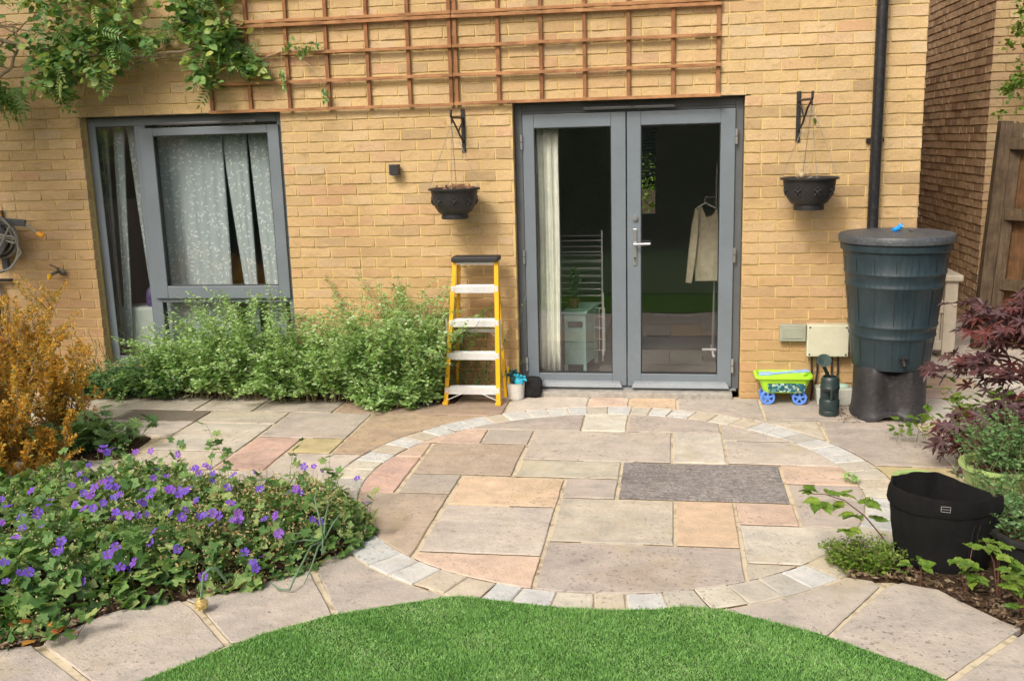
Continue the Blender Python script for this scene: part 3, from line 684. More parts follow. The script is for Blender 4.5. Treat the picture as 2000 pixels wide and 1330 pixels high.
def chips(n, inside, z, s=(.006, .02), name='bark_chips', m=M_chip, up=.4):
    b = MB(); T = []
    for i in range(n):
        x, y = inside(); c = Vector((x, y, z+rnd.uniform(0, .008))); l = rnd.uniform(*s); w2 = l*rnd.uniform(.3, .7)
        a = Vector((rnd.gauss(0, 1), rnd.gauss(0, 1), rnd.gauss(0, up))).normalized(); q = a.cross(Vector((rnd.gauss(0, .4), rnd.gauss(0, .4), 1))).normalized()
        nn = a.cross(q)*l*.25
        b.add([c-a*l, c+q*w2, c+a*l, c-q*w2, c+nn*1.0], [(0, 1, 4), (1, 2, 4), (2, 3, 4), (3, 0, 4)]); T += [rnd.random()]*5
    b.t = T; return tag(obj(name, b, m), 'scattered dry bark chips and dead leaves on the dark bed soil', 'bark chips', kind='stuff')
def inpoly(p, poly):
    x, y = p; c = False
    for i in range(len(poly)):
        (x1, y1), (x2, y2) = poly[i], poly[i-1]
        if (y1 > y) != (y2 > y) and x < (x2-x1)*(y-y1)/(y2-y1)+x1: c = not c
    return c
def edge_pt(poly, i0, i1, wd_=.14):
    i = rnd.randrange(i0, i1); p, q = poly[i], poly[i+1]; t = rnd.random(); x = p[0]+(q[0]-p[0])*t; y = p[1]+(q[1]-p[1])*t
    dx, dy = q[0]-p[0], q[1]-p[1]; l = math.hypot(dx, dy); k = (rnd.random()**1.2)*wd_-.02
    s = -1 if poly is bedL else 1
    return x+s*(-dy/l)*k*(1 if poly is bedR else 1), y+s*(dx/l)*k
chips(900, lambda: edge_pt(bedR, 0, 5, .25), .02)
chips(900, lambda: edge_pt(bedL, 1, 8, .2), .02)
chips(500, lambda: (rnd.uniform(-4.2, -1.25), rnd.uniform(-.32, -.05)), .02)
# loose specks and crumbs on the slabs
def crumbs():
    while True:
        x, y = rnd.uniform(-2.2, 2.0), rnd.uniform(-3.9, -.3)
        w_ = math.exp(-abs(y+3.4)/.35)+.10+.5*math.exp(-((x-.2)**2+(y+2.85)**2)/.12)
        if rnd.random() < w_: return x, y
chips(1300, crumbs, .002, (.0015, .005))
chips(240, lambda: (rnd.gauss(1.43, .05), rnd.uniform(-.6, -.02)), .002, (.003, .012))

# lawn
lawn = [(-2.4, -5.6), (-1.95, -4.5), (-1.74, -4.2), (-1.518, -3.941), (-1.373, -3.77), (-1.247, -3.607), (-1.029, -3.422), (-.805, -3.312), (-.621, -3.228), (-.54, -3.205), (-.326, -3.234), (-.118, -3.262), (.082, -3.262), (.261, -3.235), (.36, -3.20),
        (.516, -3.221), (.664, -3.288), (.839, -3.368), (.998, -3.479), (1.145, -3.583), (1.4, -3.85), (1.8, -4.4), (2.2, -5.6)]
g = MB(); g.prism(lawn+[(4, -7), (4, -10.8), (-4.5, -10.8), (-4.5, -7)], -.05, .006); tag(obj('lawn', g, M_lawn), kind='structure')
def fast_mesh(name, V, F, T, m, parent=None, kind='stuff', smooth=False):
    """V (n,3), F (k,3|4) arrays"""
    me = bpy.data.meshes.new(name); V = np.asarray(V, np.float32)
    if parent is not None: V = V-np.array(root_org(parent), np.float32)
    F = np.asarray(F, np.int32); k = F.shape[1]
    me.vertices.add(len(V)); me.vertices.foreach_set('co', V.ravel())
    me.loops.add(F.size); me.loops.foreach_set('vertex_index', F.ravel())
    me.polygons.add(len(F)); me.polygons.foreach_set('loop_start', np.arange(0, F.size, k, dtype=np.int32))
    me.update(calc_edges=True); me.validate()
    at = me.attributes.new('tint', 'FLOAT', 'POINT'); at.data.foreach_set('value', np.asarray(T, np.float32))
    me.materials.append(m); o = bpy.data.objects.new(name, me); COL.objects.link(o)
    if parent: o.parent = parent
    if kind: o['kind'] = kind
    return o
def grass():
    n = 360000; x = rng.uniform(-2.0, 1.9, n); y = rng.uniform(-4.35, -3.18, n)
    lx = np.array([p[0] for p in lawn[2:21]]); ly = np.array([p[1] for p in lawn[2:21]])
    top = np.interp(x, lx, ly)+rng.normal(0, .004, n); k = y < top; x, y = x[k], y[k]; n = len(x)
    h = rng.uniform(.006, .0145, n)*(1+.25*np.sin(x*9+2*np.sin(y*7))*np.sin(y*11+x*3)); a = rng.uniform(0, 2*PI, n); le = rng.uniform(.2, 1.0, n)*h*.9; wv = .0016
    b = rng.uniform(0, 2*PI, n)
    V = np.zeros((n, 4, 3)); V[:, 0] = np.stack([x-wv*np.cos(b), y-wv*np.sin(b), np.full(n, .004)], 1); V[:, 1] = np.stack([x+wv*np.cos(b), y+wv*np.sin(b), np.full(n, .004)], 1)
    V[:, 2] = np.stack([x+wv*.8*np.cos(b)+le*.5*np.cos(a), y+wv*.8*np.sin(b)+le*.5*np.sin(a), .004+h*.7], 1); V[:, 3] = np.stack([x+le*np.cos(a), y+le*np.sin(a), .004+h], 1)
    I = np.arange(n)[:, None]*4; F = np.concatenate([I+np.array([[0, 1, 2]]), I+np.array([[0, 2, 3]])])
    nz = .5+.25*np.sin(x*11+3*np.sin(y*5.3))+.25*np.sin(y*17+2.2*np.sin(x*7.1)); t = np.repeat(np.clip(rng.uniform(0, 1, n)*.7+.28*nz, 0, .99), 4); o = fast_mesh('lawn_grass', V.reshape(-1, 3), F, t, M_grass)
    tag(o, 'short bright green artificial grass of the lawn in the foreground', 'grass')
grass()

# ------------------------------------------------------------------ foliage tools
def tpl_oval(wd_=.24, fold=.06):
    V = np.array([(0, 0, 0), (.3, wd_, fold), (.68, wd_*.85, fold*.6), (1, 0, -.08), (.68, -wd_*.85, fold*.6), (.3, -wd_, fold), (.5, 0, -.01)])
    F = np.array([(0, 6, 1), (1, 6, 2), (2, 6, 3), (3, 6, 4), (4, 6, 5), (5, 6, 0)]); return V, F
def tpl_quad(wd_=.22):
    V = np.array([(0, 0, 0), (.5, wd_, .05), (1, 0, -.05), (.5, -wd_, .05)]); return V, np.array([(0, 1, 2), (0, 2, 3)])
def tpl_palm(lobes=5, spread=2.3, tip=1., notch=.52, base=.25, wl=.22, cup=.10, sv=.66):
    V = [(0, 0, 0)]; n = lobes
    for i in range(n):
        th = -spread+2*spread*i/(n-1); rr = tip*(1-.30*(abs(th)/spread)**2)
        if i == 0: V.append((base*math.cos(th-.35), base*math.sin(th-.35), .0))
        V.append((rr*sv*math.cos(th-wl), rr*sv*math.sin(th-wl), cup*.5)); V.append((rr*math.cos(th), rr*math.sin(th), cup*rnd.uniform(-.6, 1))); V.append((rr*sv*math.cos(th+wl), rr*sv*math.sin(th+wl), cup*.5))
        if i < n-1:
            tm = th+spread/(n-1); V.append((notch*math.cos(tm), notch*math.sin(tm), cup*.2))
        else: V.append((base*math.cos(th+.35), base*math.sin(th+.35), 0))
    F = [(0, i, i+1) for i in range(1, len(V)-1)]; return np.array(V), np.array(F)
def tpl_serr(w_=.40, k=8):
    V = [(0, 0, 0)]; up = []; dn = []
    for i in range(1, k*2):
        t = i/(k*2); ww = w_*math.sin(PI*t**.8)**.8*(1.0 if i % 2 else .86); x = t-(.035 if i % 2 == 0 else 0)
        up.append((x, ww, .07*math.sin(PI*t))); dn.append((x, -ww, .07*math.sin(PI*t)))
    V += up+[(1.04, 0, -.08)]+dn[::-1]; V.append((.5, 0, -.02)); n = len(V)-1
    return np.array(V), np.array([(n, i, (i+1) % n) for i in range(n)])
def tpl_pinnate(k=6, w_=.09):
    V = []; F = []
    def leaf(px, d, l):
        n = len(V); dx, dy = d; qx, qy = -dy, dx
        for a, b, z in ((0, 0, 0), (.4*l, w_*.5, .01), (l, 0, -.05*l*3), (.4*l, -w_*.5, .01)):
            V.append((px+dx*a+qx*b, dy*a+qy*b, z-.35*px*px))
        F.extend([(n, n+1, n+2), (n, n+2, n+3)])
    for i in range(k):
        px = .12+.78*i/k
        for s in (-1, 1): leaf(px, (math.cos(s*1.05), math.sin(s*1.05)), .30*(1-.35*abs(px-.45)))
    leaf(.92, (1, 0), .28); return np.array(V), np.array(F)
T_oval, T_quad = tpl_oval(), tpl_quad(); T_ger = tpl_palm(5, 2.3, 1, .66, .45, .20, .12, .90); T_maple = tpl_palm(7, 2.35, 1., .26, .18, .16, .16)
T_round = tpl_palm(5, 2.5, 1, .86, .6, .24, .06); T_pin = tpl_pinnate(); T_wide = tpl_oval(.36, .05); T_thin = tpl_quad(.10)
def leaves(name, P, D, S, tpl, m, parent=None, tint=None, up=None, kind='stuff', upj=.5):
    P = np.asarray(P, float); D = np.asarray(D, float); S = np.asarray(S, float); n = len(P)
    D = D/(np.linalg.norm(D, axis=1, keepdims=True)+1e-9)
    U = np.tile(np.array([0, 0, 1.]), (n, 1)) if up is None else np.asarray(up, float)
    U = U+rng.normal(0, upj, (n, 3)); s = np.cross(U, D); s /= (np.linalg.norm(s, axis=1, keepdims=True)+1e-9); u = np.cross(D, s)
    tv, tf = tpl; k = len(tv)
    V = P[:, None]+S[:, None, None]*(tv[None, :, 0, None]*D[:, None]+tv[None, :, 1, None]*s[:, None]+tv[None, :, 2, None]*u[:, None])
    F = (tf[None]+(np.arange(n)*k)[:, None, None]).reshape(-1, tf.shape[1])
    t = rng.uniform(0, 1, n) if tint is None else np.asarray(tint)
    return fast_mesh(name, V.reshape(-1, 3), F, np.repeat(t, k), m, parent, kind)
def curve(a, d, l, n=8, wob=.1, droop=0., r=rnd):
    p = Vector(a); d = Vector(d).normalized(); P = [p.copy()]
    for i in range(n):
        d = (d+Vector((r.gauss(0, wob), r.gauss(0, wob), r.gauss(0, wob*.6)-droop*i/n))).normalized(); p = p+d*(l/n); P.append(p.copy())
    return P
def along(P, t):
    f = t*(len(P)-1); i = min(int(f), len(P)-2); return P[i].lerp(P[i+1], f-i), (P[i+1]-P[i]).normalized()

def stem_bush(name, label, cat, cx, cy, hw, hd, h, nst, nlf, m, size=(.02, .04), tpl=T_oval, spike=.25, group=None, lean=.35, ymax=-.03, clip=None, start=.04):
    root = thing(name, label, cat, (cx, cy, .015), group=group)
    sb = MB(); P = []; D = []; S = []; SP = []; SD = []; SS = []
    for i in range(nst):
        bx, by = cx+rnd.uniform(-hw, hw)*.8, cy+rnd.uniform(-hd, hd)*.7
        hh = h*(.45+.6*rnd.random()**.6)*(1-.35*((bx-cx)/hw)**2)*(1+.22*noise.noise(Vector((bx*9, by*9, h*7))))
        ox = (bx-cx)/hw; oy = (by-cy)/max(hd, .01)
        c = curve((bx, by, .01), (ox*lean+rnd.gauss(0, .20), oy*lean*.6-.05+rnd.gauss(0, .16), 1), hh, 8, .15, rnd.uniform(0, .45))
        c = [Vector((q.x, min(q.y, ymax), q.z)) for q in c]
        sb.tube(c, [.0032*(1-.75*j/8) for j in range(9)], 4, False)
        for j in range(nlf):
            t = start+(1-start)*(j/nlf)+rnd.uniform(-.01, .02); t = min(t, .999); q, d = along(c, t)
            an = rnd.uniform(0, 2*PI); s = rnd.uniform(*size)*(1.15-.6*t)
            off = rnd.uniform(0, .03)*(1-t*.5); dv = Vector((math.cos(an), math.sin(an), rnd.uniform(-.25, .7)))
            q = q+dv*off; q.y = min(q.y, ymax); P.append(q); D.append(dv); S.append(s)
        if rnd.random() < spike:
            q, d = along(c, .93); tip = c[-1]
            for j in range(26):
                t = j/26; pt = tip+d*(t*.09); an = rnd.uniform(0, 2*PI); SP.append(pt); SD.append(Vector((math.cos(an), math.sin(an), .6))); SS.append(rnd.uniform(.007, .012)*(1.1-t*.6))
    obj('stems', sb, M_stem, root, kind='stuff')
    leaves('foliage', P, D, S, tpl, m, root)
    if SP: leaves('flower_spikes', SP, SD, SS, T_quad, M_spike, root)
    return root
G1 = 'leafy green shrubs along the foot of the wall'
stem_bush('leafy_shrub', 'low dark green leafy shrub below the left window edge beside the orange conifer', 'shrub', -3.72, -.22, .45, .15, .34, 100, 60, M_leafB, (.022, .045), T_wide, 0, G1, .5)
stem_bush('leafy_shrub', 'green leafy shrub with grey flower spikes in front of the middle of the window', 'shrub', -3.22, -.20, .32, .15, .70, 85, 110, M_leafA, (.024, .056), T_oval, .3, G1, .3, start=.13)
stem_bush('leafy_shrub', 'tallest leafy shrub reaching the casement of the window', 'shrub', -2.72, -.20, .32, .16, .90, 105, 120, M_leafA, (.024, .056), T_oval, .3, G1, .3, start=.13)
stem_bush('leafy_shrub', 'rounded green shrub just right of the window with thin pale spikes', 'shrub', -2.20, -.24, .36, .16, .66, 110, 105, M_leafA, (.024, .056), T_oval, .15, G1, .4, start=.13)
stem_bush('leafy_shrub', 'tall bushy green shrub with grey spikes directly left of the ladder', 'shrub', -1.60, -.26, .32, .17, 1.02, 140, 120, M_leafA, (.024, .056), T_oval, .35, G1, .22)
stem_bush('leafy_shrub', 'low pale green sprigs spilling over the paving in front of the tall shrub', 'shrub', -1.62, -.42, .22, .07, .30, 40, 40, M_leafA, (.03, .06), T_oval, 0, G1, .7)
stem_bush('leafy_shrub', 'thin greyish shrub standing against the wall behind the ladder', 'shrub', -1.10, -.07, .14, .03, .78, 18, 50, M_leafB, (.016, .03), T_oval, .3, G1, .15)
stem_bush('slim_conifer', 'slim dark grey green conifer shoot at the lower left edge of the window', 'conifer', -3.95, -.12, .07, .04, .74, 14, 90, M_leafB, (.014, .022), T_thin, 0, None, .1)
# dry twigs lying at the foot of the shrubs
b = MB(); b.tube(curve((-3.28, -.13, .02), (1, -.05, .02), .42, 6, .03), .004, 5); b.tube(curve((-3.6, -.14, .06), (1, -.1, -.05), .30, 6, .08), .0025, 5)
tag(obj('dry_stem', b, M_dry), 'pale dry stem lying in the soil under the window shrubs', 'dry stem')

# geranium bed ------------------------------------------------------------------
gp = [(-1.08, -2.60), (-1.10, -2.82), (-1.22, -3.0), (-1.42, -3.22), (-1.66, -3.33), (-1.95, -3.50), (-2.08, -3.72), (-2.5, -3.95), (-3.4, -3.9), (-3.4, -2.45), (-2.7, -2.02), (-2.3, -2.10), (-1.9, -2.18), (-1.5, -2.28), (-1.22, -2.35)]
GPX = np.array(gp)
def dist_edge(x, y):
    A = GPX; B = np.roll(GPX, -1, 0); p = np.array([x, y]); AB = B-A; t = np.clip(((p-A)*AB).sum(1)/(AB**2).sum(1), 0, 1)
    d = np.linalg.norm(A+AB*t[:, None]-p, axis=1).min(); return d if inpoly((x, y), gp) else -d
def moundh(x, y):
    d = dist_edge(x, y); return max(0.02, .235*(1-math.exp(-max(d, 0)/.10))+.13*noise.noise(Vector((x*4.5, y*4.5, 0)))+.07*noise.noise(Vector((x*13, y*13, 3)))) if d > -.02 else 0
ger = thing('geranium', 'sprawling bed of lobed green geranium leaves dotted with violet flowers', 'flowers', (-2.2, -3.0, .01))
P = []; D = []; S = []; T = []; BP = []; BD = []; BSZ = []; sb = MB()
nleaf = 0
while nleaf < 5600:
    x, y = rnd.uniform(-3.3, -1.05), rnd.uniform(-3.95, -2.0)
    if not inpoly((x, y), gp): continue
    h = moundh(x, y); z = h*(1-abs(rnd.gauss(0, .28))); z = max(.02, z); nleaf += 1
    an = rnd.uniform(0, 2*PI); P.append((x, y, z)); D.append((math.cos(an), math.sin(an), rnd.gauss(-.05, .5)))
    big = .040 if y < -3.15 else .029
    S.append(rnd.uniform(.4, 1.35)*big)
leaves('foliage', P, D, S, T_ger, M_geran, ger, upj=.75)
for i in range(5200):
    x, y = rnd.uniform(-2.9, -1.05), rnd.uniform(-3.9, -2.05)
    if not inpoly((x, y), gp): continue
    wgt = .35+.65*min(1, max(0, (x+2.3)/.8))
    if rnd.random() > wgt: continue
    h = moundh(x, y)
    if rnd.random() < .12:
        sb.tube(curve((x, y, h*.5), (rnd.gauss(0, .5), rnd.gauss(-.1, .5), 1), .5*h+.06, 4, .1), .0012, 3, False)
    for j in range(4):
        BP.append((x+rnd.gauss(0, .010), y+rnd.gauss(0, .010), h+rnd.uniform(-.05, .045))); BD.append((rnd.gauss(0, 1), rnd.gauss(0, 1), rnd.gauss(.3, .7))); BSZ.append(rnd.uniform(.007, .015))
leaves('seed_heads', BP, BD, BSZ, T_quad, M_bud, ger, upj=1)
obj('stems', sb, M_stemg, ger, kind='stuff')
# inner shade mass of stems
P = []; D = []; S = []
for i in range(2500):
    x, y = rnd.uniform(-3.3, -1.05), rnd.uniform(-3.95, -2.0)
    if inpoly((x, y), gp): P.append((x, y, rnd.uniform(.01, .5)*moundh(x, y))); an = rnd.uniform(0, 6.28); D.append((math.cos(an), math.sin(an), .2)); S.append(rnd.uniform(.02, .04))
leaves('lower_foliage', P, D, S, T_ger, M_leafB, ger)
# flower: five petals and a pale centre
def flower_mesh(seed):
    r = random.Random(seed); V = []; F = []
    for i in range(5):
        a = 2*PI*i/5+r.uniform(-.1, .1); n = len(V)
        for rr, da, z in ((.08, 0, 0), (.55, -.56, .08), (.98, -.46, .20), (1.04, 0, .14), (.98, .46, .20), (.55, .56, .08)):
            V.append((rr*math.cos(a+da), rr*math.sin(a+da), z*r.uniform(.6, 1.4)))
        F += [(n, n+1, n+2), (n, n+2, n+3), (n, n+3, n+4), (n, n+4, n+5)]
    b = MB(); b.add(V, F); b.t = [0.]*len(V); me = b.mesh('flower', M_petal); me.materials.append(M_petalc)
    n = len(me.vertices)
    return me
FM = [flower_mesh(i) for i in range(4)]
FL = [(-2.549, -2.663), (-2.493, -2.696), (-2.519, -2.769), (-2.391, -2.665), (-2.362, -2.757), (-2.28, -2.785), (-2.485, -2.97), (-2.457, -3.031), (-2.38, -2.895), (-2.356, -2.873), (-2.347, -2.825), (-2.309, -2.822), (-2.327, -2.718), (-2.648, -2.884), (-2.731, -2.958), (-2.617, -3.107), (-2.478, -3.215), (-2.444, -3.123), (-2.437, -3.152), (-2.41, -3.294), (-2.47, -3.243), (-2.339, -3.26), (-2.366, -3.372), (-2.539, -3.249), (-2.353, -3.424), (-2.307, -3.05), (-2.218, -3.073), (-2.272, -3.047), (-2.208, -3.01), (-2.201, -3.041), (-2.21, -2.914), (-2.198, -2.88), (-2.097, -3.093), (-2.046, -3.118), (-2.002, -3.132), (-1.988, -3.113), (-1.943, -3.109), (-2.063, -3.149), (-2.03, -2.932), (-2.119, -2.84), (-2.058, -2.835), (-1.98, -2.991), (-2.077, -2.936), (-2.024, -2.963), (-2.124, -2.593), (-2.149, -2.668), (-2.195, -2.561), (-1.995, -2.81), (-1.973, -2.828), (-1.965, -2.794), (-1.904, -2.789), (-1.807, -2.932), (-1.936, -2.825), (-1.912, -2.823), (-1.802, -3.037), (-1.838, -3.118), (-2.017, -2.47), (-1.967, -2.505), (-2.014, -2.531), (-1.906, -2.576), (-1.958, -2.481), (-1.957, -2.58), (-1.523, -3.113), (-1.613, -3.11), (-1.653, -3.084), (-1.635, -2.961), (-1.557, -3.105), (-1.763, -2.601), (-1.536, -3.074), (-1.669, -3.115), (-1.606, -3.194), (-1.702, -3.117), (-1.799, -3.294), (-1.635, -3.434), (-1.781, -3.371), (-1.774, -3.6), (-1.865, -3.519), (-1.888, -3.432), (-2.1, -3.477), (-2.101, -3.527), (-2.143, -3.43), (-2.137, -3.694), (-2.089, -3.703), (-1.829, -3.739), (-1.332, -3.478), (-1.292, -3.521), (-1.258, -3.504), (-1.253, -3.563), (-1.417, -3.668), (-1.46, -2.481), (-1.431, -2.441), (-1.376, -2.475), (-1.401, -2.748), (-1.36, -2.811), (-1.274, -3.288), (-1.346, -3.086), (-1.389, -3.119), (-1.432, -2.784), (-1.565, -2.761), (-1.196, -3.102), (-1.134, -3.136), (-2.69, -2.229), (-2.671, -2.201), (-2.603, -2.267), (-2.62, -2.311), (-2.671, -2.297), (-2.467, -2.274), (-2.384, -2.268), (-2.592, -2.309), (-1.01, -2.908), (-1.166, -2.59), (-2.618, -2.476), (-2.198, -2.322), (-1.735, -3.587), (-1.702, -3.652), (-1.766, -3.152), (-1.749, -2.742), (-1.831, -2.679), (-1.678, -2.558), (-2.228, -3.657), (-2.123, -3.759)]
stk = MB(); go = root_org(ger)
for i, (x, y) in enumerate(FL):
    h = .27; p = Vector((x, y, h)); 
    # slide along the sight line onto the plant surface
    dv = (p-CAM).normalized()
    for s in range(40):
        q = p+dv*(s*.012)
        if q.z < moundh(q.x, q.y)+.035 or q.z < .06: break
    q.z = max(q.z, .05); o = bpy.data.objects.new('flower', FM[i % 4]); COL.objects.link(o); o.parent = ger; o.location = q-go+Vector((rnd.gauss(0, .008), rnd.gauss(0, .01), rnd.uniform(-.012, .012)))
    to = (CAM-q).normalized(); nv = Vector((rnd.gauss(0, .5)+to.x*.5, rnd.gauss(0, .4)+to.y*.6, .75)).normalized()
    o.rotation_euler = nv.to_track_quat('Z', 'Y').to_euler(); o.scale = (rnd.uniform(.0155, .0225),)*3
    stk.tube([q, q+Vector((rnd.gauss(0, .01), rnd.gauss(0, .01), -.05)), q+Vector((0, 0.01, -.1))], .001, 3, False)
P = []; D = []; S = []
for i in range(1500):      # dried, browned foliage towards the right end of the bed
    x, y = rnd.gauss(-1.55, .28), rnd.uniform(-3.3, -2.35)
    if inpoly((x, y), gp): P.append((x, y, moundh(x, y)*rnd.uniform(.55, 1.05))); an = rnd.uniform(0, 6.28); D.append((math.cos(an), math.sin(an), rnd.gauss(0, .5))); S.append(rnd.uniform(.012, .026))
leaves('dried_foliage', P, D, S, T_oval, leaf_mat('dried_geranium_leaf', [(0, (.42, .26, .12)), (.5, (.52, .38, .18)), (1, (.33, .20, .10))], .15), ger, upj=1)
obj('flower_stalks', stk, M_stemg, ger, kind='stuff')
# sprigs of geranium standing above the back edge over the paving
def sprig(root, a, d, l, nl, size, tpl, m, sm, wob=.12, droop=.1, r0=.0018, name='leaf', indiv=False, meshes=None):
    c = curve(a, d, l, 6, wob, droop); b = MB(); b.tube(c, [r0*(1-.5*i/6) for i in range(7)], 5, False); P = []; D = []; S = []
    for j in range(nl):
        t = .3+.7*j/max(1, nl-1); q, dd = along(c, min(t, .999)); an = rnd.uniform(0, 2*PI)
        dv = Vector((math.cos(an), math.sin(an), .25)); e2 = q+dv*size*rnd.uniform(.5, 1.0); b.tube([q, e2], r0*.5, 3, False); P.append(e2); D.append(dv); S.append(size*rnd.uniform(.75, 1.2))
    obj('stem', b, sm, root, kind=None)
    if indiv:
        ro = root_org(root)
        for p_, d_, s_ in zip(P, D, S):
            o = bpy.data.objects.new('leaf', meshes[rnd.randrange(len(meshes))]); COL.objects.link(o); o.parent = root; o.location = p_-ro
            q = d_.to_track_quat('X', 'Z').to_euler(); o.rotation_euler = (q.x+rnd.gauss(0, .5), q.y+rnd.gauss(-.1, .2), q.z); o.scale = (s_,)*3
    else: leaves('foliage', P, D, S, tpl, m, root)
def leaf_meshes(tplf, m, k=3, name='leaf'):
    o = []
    for i in range(k):
        V, F = tplf(); V = V.copy(); V[:, 2] += rng.normal(0, .025, len(V)); b = MB(); b.add(V.tolist(), F.tolist()); b.t = [i*.13]*len(V); o.append(b.mesh(name, m))
    return o
LM_ger = leaf_meshes(lambda: tpl_palm(5, 2.3, 1, .62, .40, .20, .12, .90), M_geran); LM_maple = leaf_meshes(lambda: tpl_palm(7, 2.35, 1., .28, .18, .17, .16), M_maple, 5)
LM_bram = leaf_meshes(lambda: tpl_serr(), M_bramble, 4); LM_broad = leaf_meshes(lambda: tpl_palm(5, 2.5, 1, .84, .6, .24, .10), M_broad, 4)
LM_red = leaf_meshes(lambda: tpl_oval(.42, .08), M_redleaf, 3)
for (x, y, l) in ((-2.15, -2.12, .40), (-2.02, -2.15, .34), (-1.62, -2.28, .36), (-1.40, -2.38, .30), (-1.28, -2.45, .26), (-2.35, -2.12, .28), (-1.1, -2.7, .22)):
    sprig(ger, (x, y, .04), (rnd.gauss(0, .15), .15, 1), l*.85, 7, .036, None, None, M_stemg, indiv=True, meshes=LM_ger)

# broad leaved plant, chives, allium, orange leaves
br = thing('broad_leaved_plant', 'clump of broad crinkled dark green leaves between the conifer and the path', 'plant', (-3.2, -1.5, .01))
for i in range(20):
    x, y = rnd.gauss(-3.25, .17), rnd.gauss(-1.5, .12)
    sprig(br, (x, y, .02), (rnd.gauss(0, .4), rnd.gauss(-.1, .3), 1), rnd.uniform(.12, .26), 5, .058, None, None, M_stemg, indiv=True, meshes=LM_broad)
sprig(br, (-3.02, -1.42, .02), (.5, .1, 1), .22, 5, .06, None, None, M_stemg, droop=.5, indiv=True, meshes=LM_broad)
stem_bush('leafy_shrub', 'small dark filler plant under the broad leaves at the bed corner', 'shrub', -3.25, -1.48, .32, .18, .15, 34, 30, M_leafB, (.03, .05), T_wide, 0, None, .6, ymax=9)
ch = thing('chives', 'blue green hollow chive stems bent flat over the slab at the bed edge', 'chives', (-1.27, -2.98, .02))
B0 = (-1.215, -2.93, .10)
for pts in ([B0, (-1.225, -3.05, .13), (-1.245, -3.19, .06), (-1.255, -3.245, .02), (-1.31, -3.235, .014), (-1.37, -3.18, .02)], [B0, (-1.20, -3.04, .12), (-1.195, -3.15, .07), (-1.205, -3.21, .03)], [B0, (-1.29, -2.97, .12), (-1.38, -2.985, .10), (-1.44, -2.99, .085)],
            [B0, (-1.30, -2.94, .14), (-1.40, -2.94, .13), (-1.46, -2.935, .11)], [B0, (-1.24, -2.90, .20), (-1.27, -2.86, .27), (-1.28, -2.80, .30)], [B0, (-1.21, -2.9, .2), (-1.20, -2.86, .28)], [B0, (-1.17, -2.92, .18), (-1.14, -2.90, .22)], [B0, (-1.19, -3.0, .14), (-1.17, -3.08, .10)]):
    b = MB(); n_ = len(pts); b.tube(pts, [.003]+[.0045]*(n_-3)+[.0038, .0015], 8); obj('stem', b, M_chive, ch, smooth=True)
al = thing('allium_seed_head', 'drooping round straw coloured allium head hanging over the slab joint', 'seed head', (-1.545, -3.43, .03))
b = MB(); b.tube([(-1.47, -3.36, .10), (-1.49, -3.40, .175), (-1.51, -3.42, .18), (-1.53, -3.43, .16), (-1.548, -3.437, .055)], [.006, .0065, .006, .006, .005], 8); obj('stem', b, M_chive, al, smooth=True)
b = MB(); b.ball((-1.548, -3.437, .036), .022, 14, 10); obj('head', b, M_allium, al, smooth=True)
P = []; D = []; S = []
for i in range(420):
    d = Vector((rnd.gauss(0, 1), rnd.gauss(0, 1), rnd.gauss(0, 1))).normalized(); P.append(Vector((-1.548, -3.437, .036))+d*.020); D.append(d); S.append(rnd.uniform(.006, .011))
leaves('florets', P, D, S, T_quad, leaf_mat('dry_floret', [(0, (.60, .48, .20)), (1, (.72, .60, .30))], .1), al, upj=2)
st = thing('strawberry_plant', 'low plant with orange and red turned leaves at the bottom left slab', 'plant', (-2.03, -3.74, .01))
ro = root_org(st)
for (x, y, z, s, az) in ((-2.12, -3.68, .05, .055, 3.2), (-2.05, -3.69, .05, .05, .3), (-2.18, -3.70, .04, .045, 2.6), (-2.0, -3.74, .05, .055, .5), (-2.04, -3.78, .035, .055, 4.4), (-1.95, -3.72, .045, .04, .2)):
    o = bpy.data.objects.new('leaf', LM_red[rnd.randrange(3)]); COL.objects.link(o); o.parent = st; o.location = Vector((x, y, z))-ro; o.rotation_euler = (rnd.gauss(.3, .3), rnd.gauss(-.2, .2), az); o.scale = (s,)*3
for k in range(5):
    sprig(st, (-2.0+rnd.gauss(0, .05), -3.70+rnd.gauss(0, .03), .01), (rnd.gauss(.2, .5), rnd.gauss(-.2, .4), .8), .10, 3, .035, None, None, M_redstem, indiv=True, meshes=LM_ger)

# golden conifer ------------------------------------------------------------------
con = thing('golden_conifer', 'orange golden feathery conifer bush at the left edge of the garden', 'conifer', (-3.45, -2.0, .01))
P = []; D = []; S = []; sb = MB()
def spray(base, d, l, depth=0):
    c = curve(base, d, l, 6, .10, -.03 if depth == 0 else .02)
    sb.tube(c, [.006*(1-.8*i/6)*(1 if depth == 0 else .45) for i in range(7)], 4, False)
    if depth == 0:
        for j in range(17):
            t = .10+.90*j/17; q, dd = along(c, min(.999, t)); an = rnd.uniform(0, 2*PI)
            dv = (dd+Vector((math.cos(an), math.sin(an), rnd.uniform(-.2, .5)))*.95).normalized(); spray(q, dv, l*rnd.uniform(.16, .30)*(1.15-t*.5), 1)
    else:
        for j in range(46):
            t = .03+.97*j/46; q, dd = along(c, min(.999, t)); dv = (dd*.8+Vector((rnd.gauss(0, 1), rnd.gauss(0, 1), rnd.gauss(0, 1))).normalized()).normalized()
            P.append(q+dv*.004); D.append(dv); S.append(rnd.uniform(.014, .032))
cz = [(-3.78, -1.25, .98, 20), (-3.42, -1.35, .62, 12), (-3.60, -1.75, .80, 15), (-3.35, -2.1, .55, 12), (-3.7, -2.3, .75, 14), (-3.1, -1.98, .34, 7), (-3.3, -2.55, .45, 10), (-3.15, -2.3, .33, 8), (-3.55, -2.9, .5, 8)]
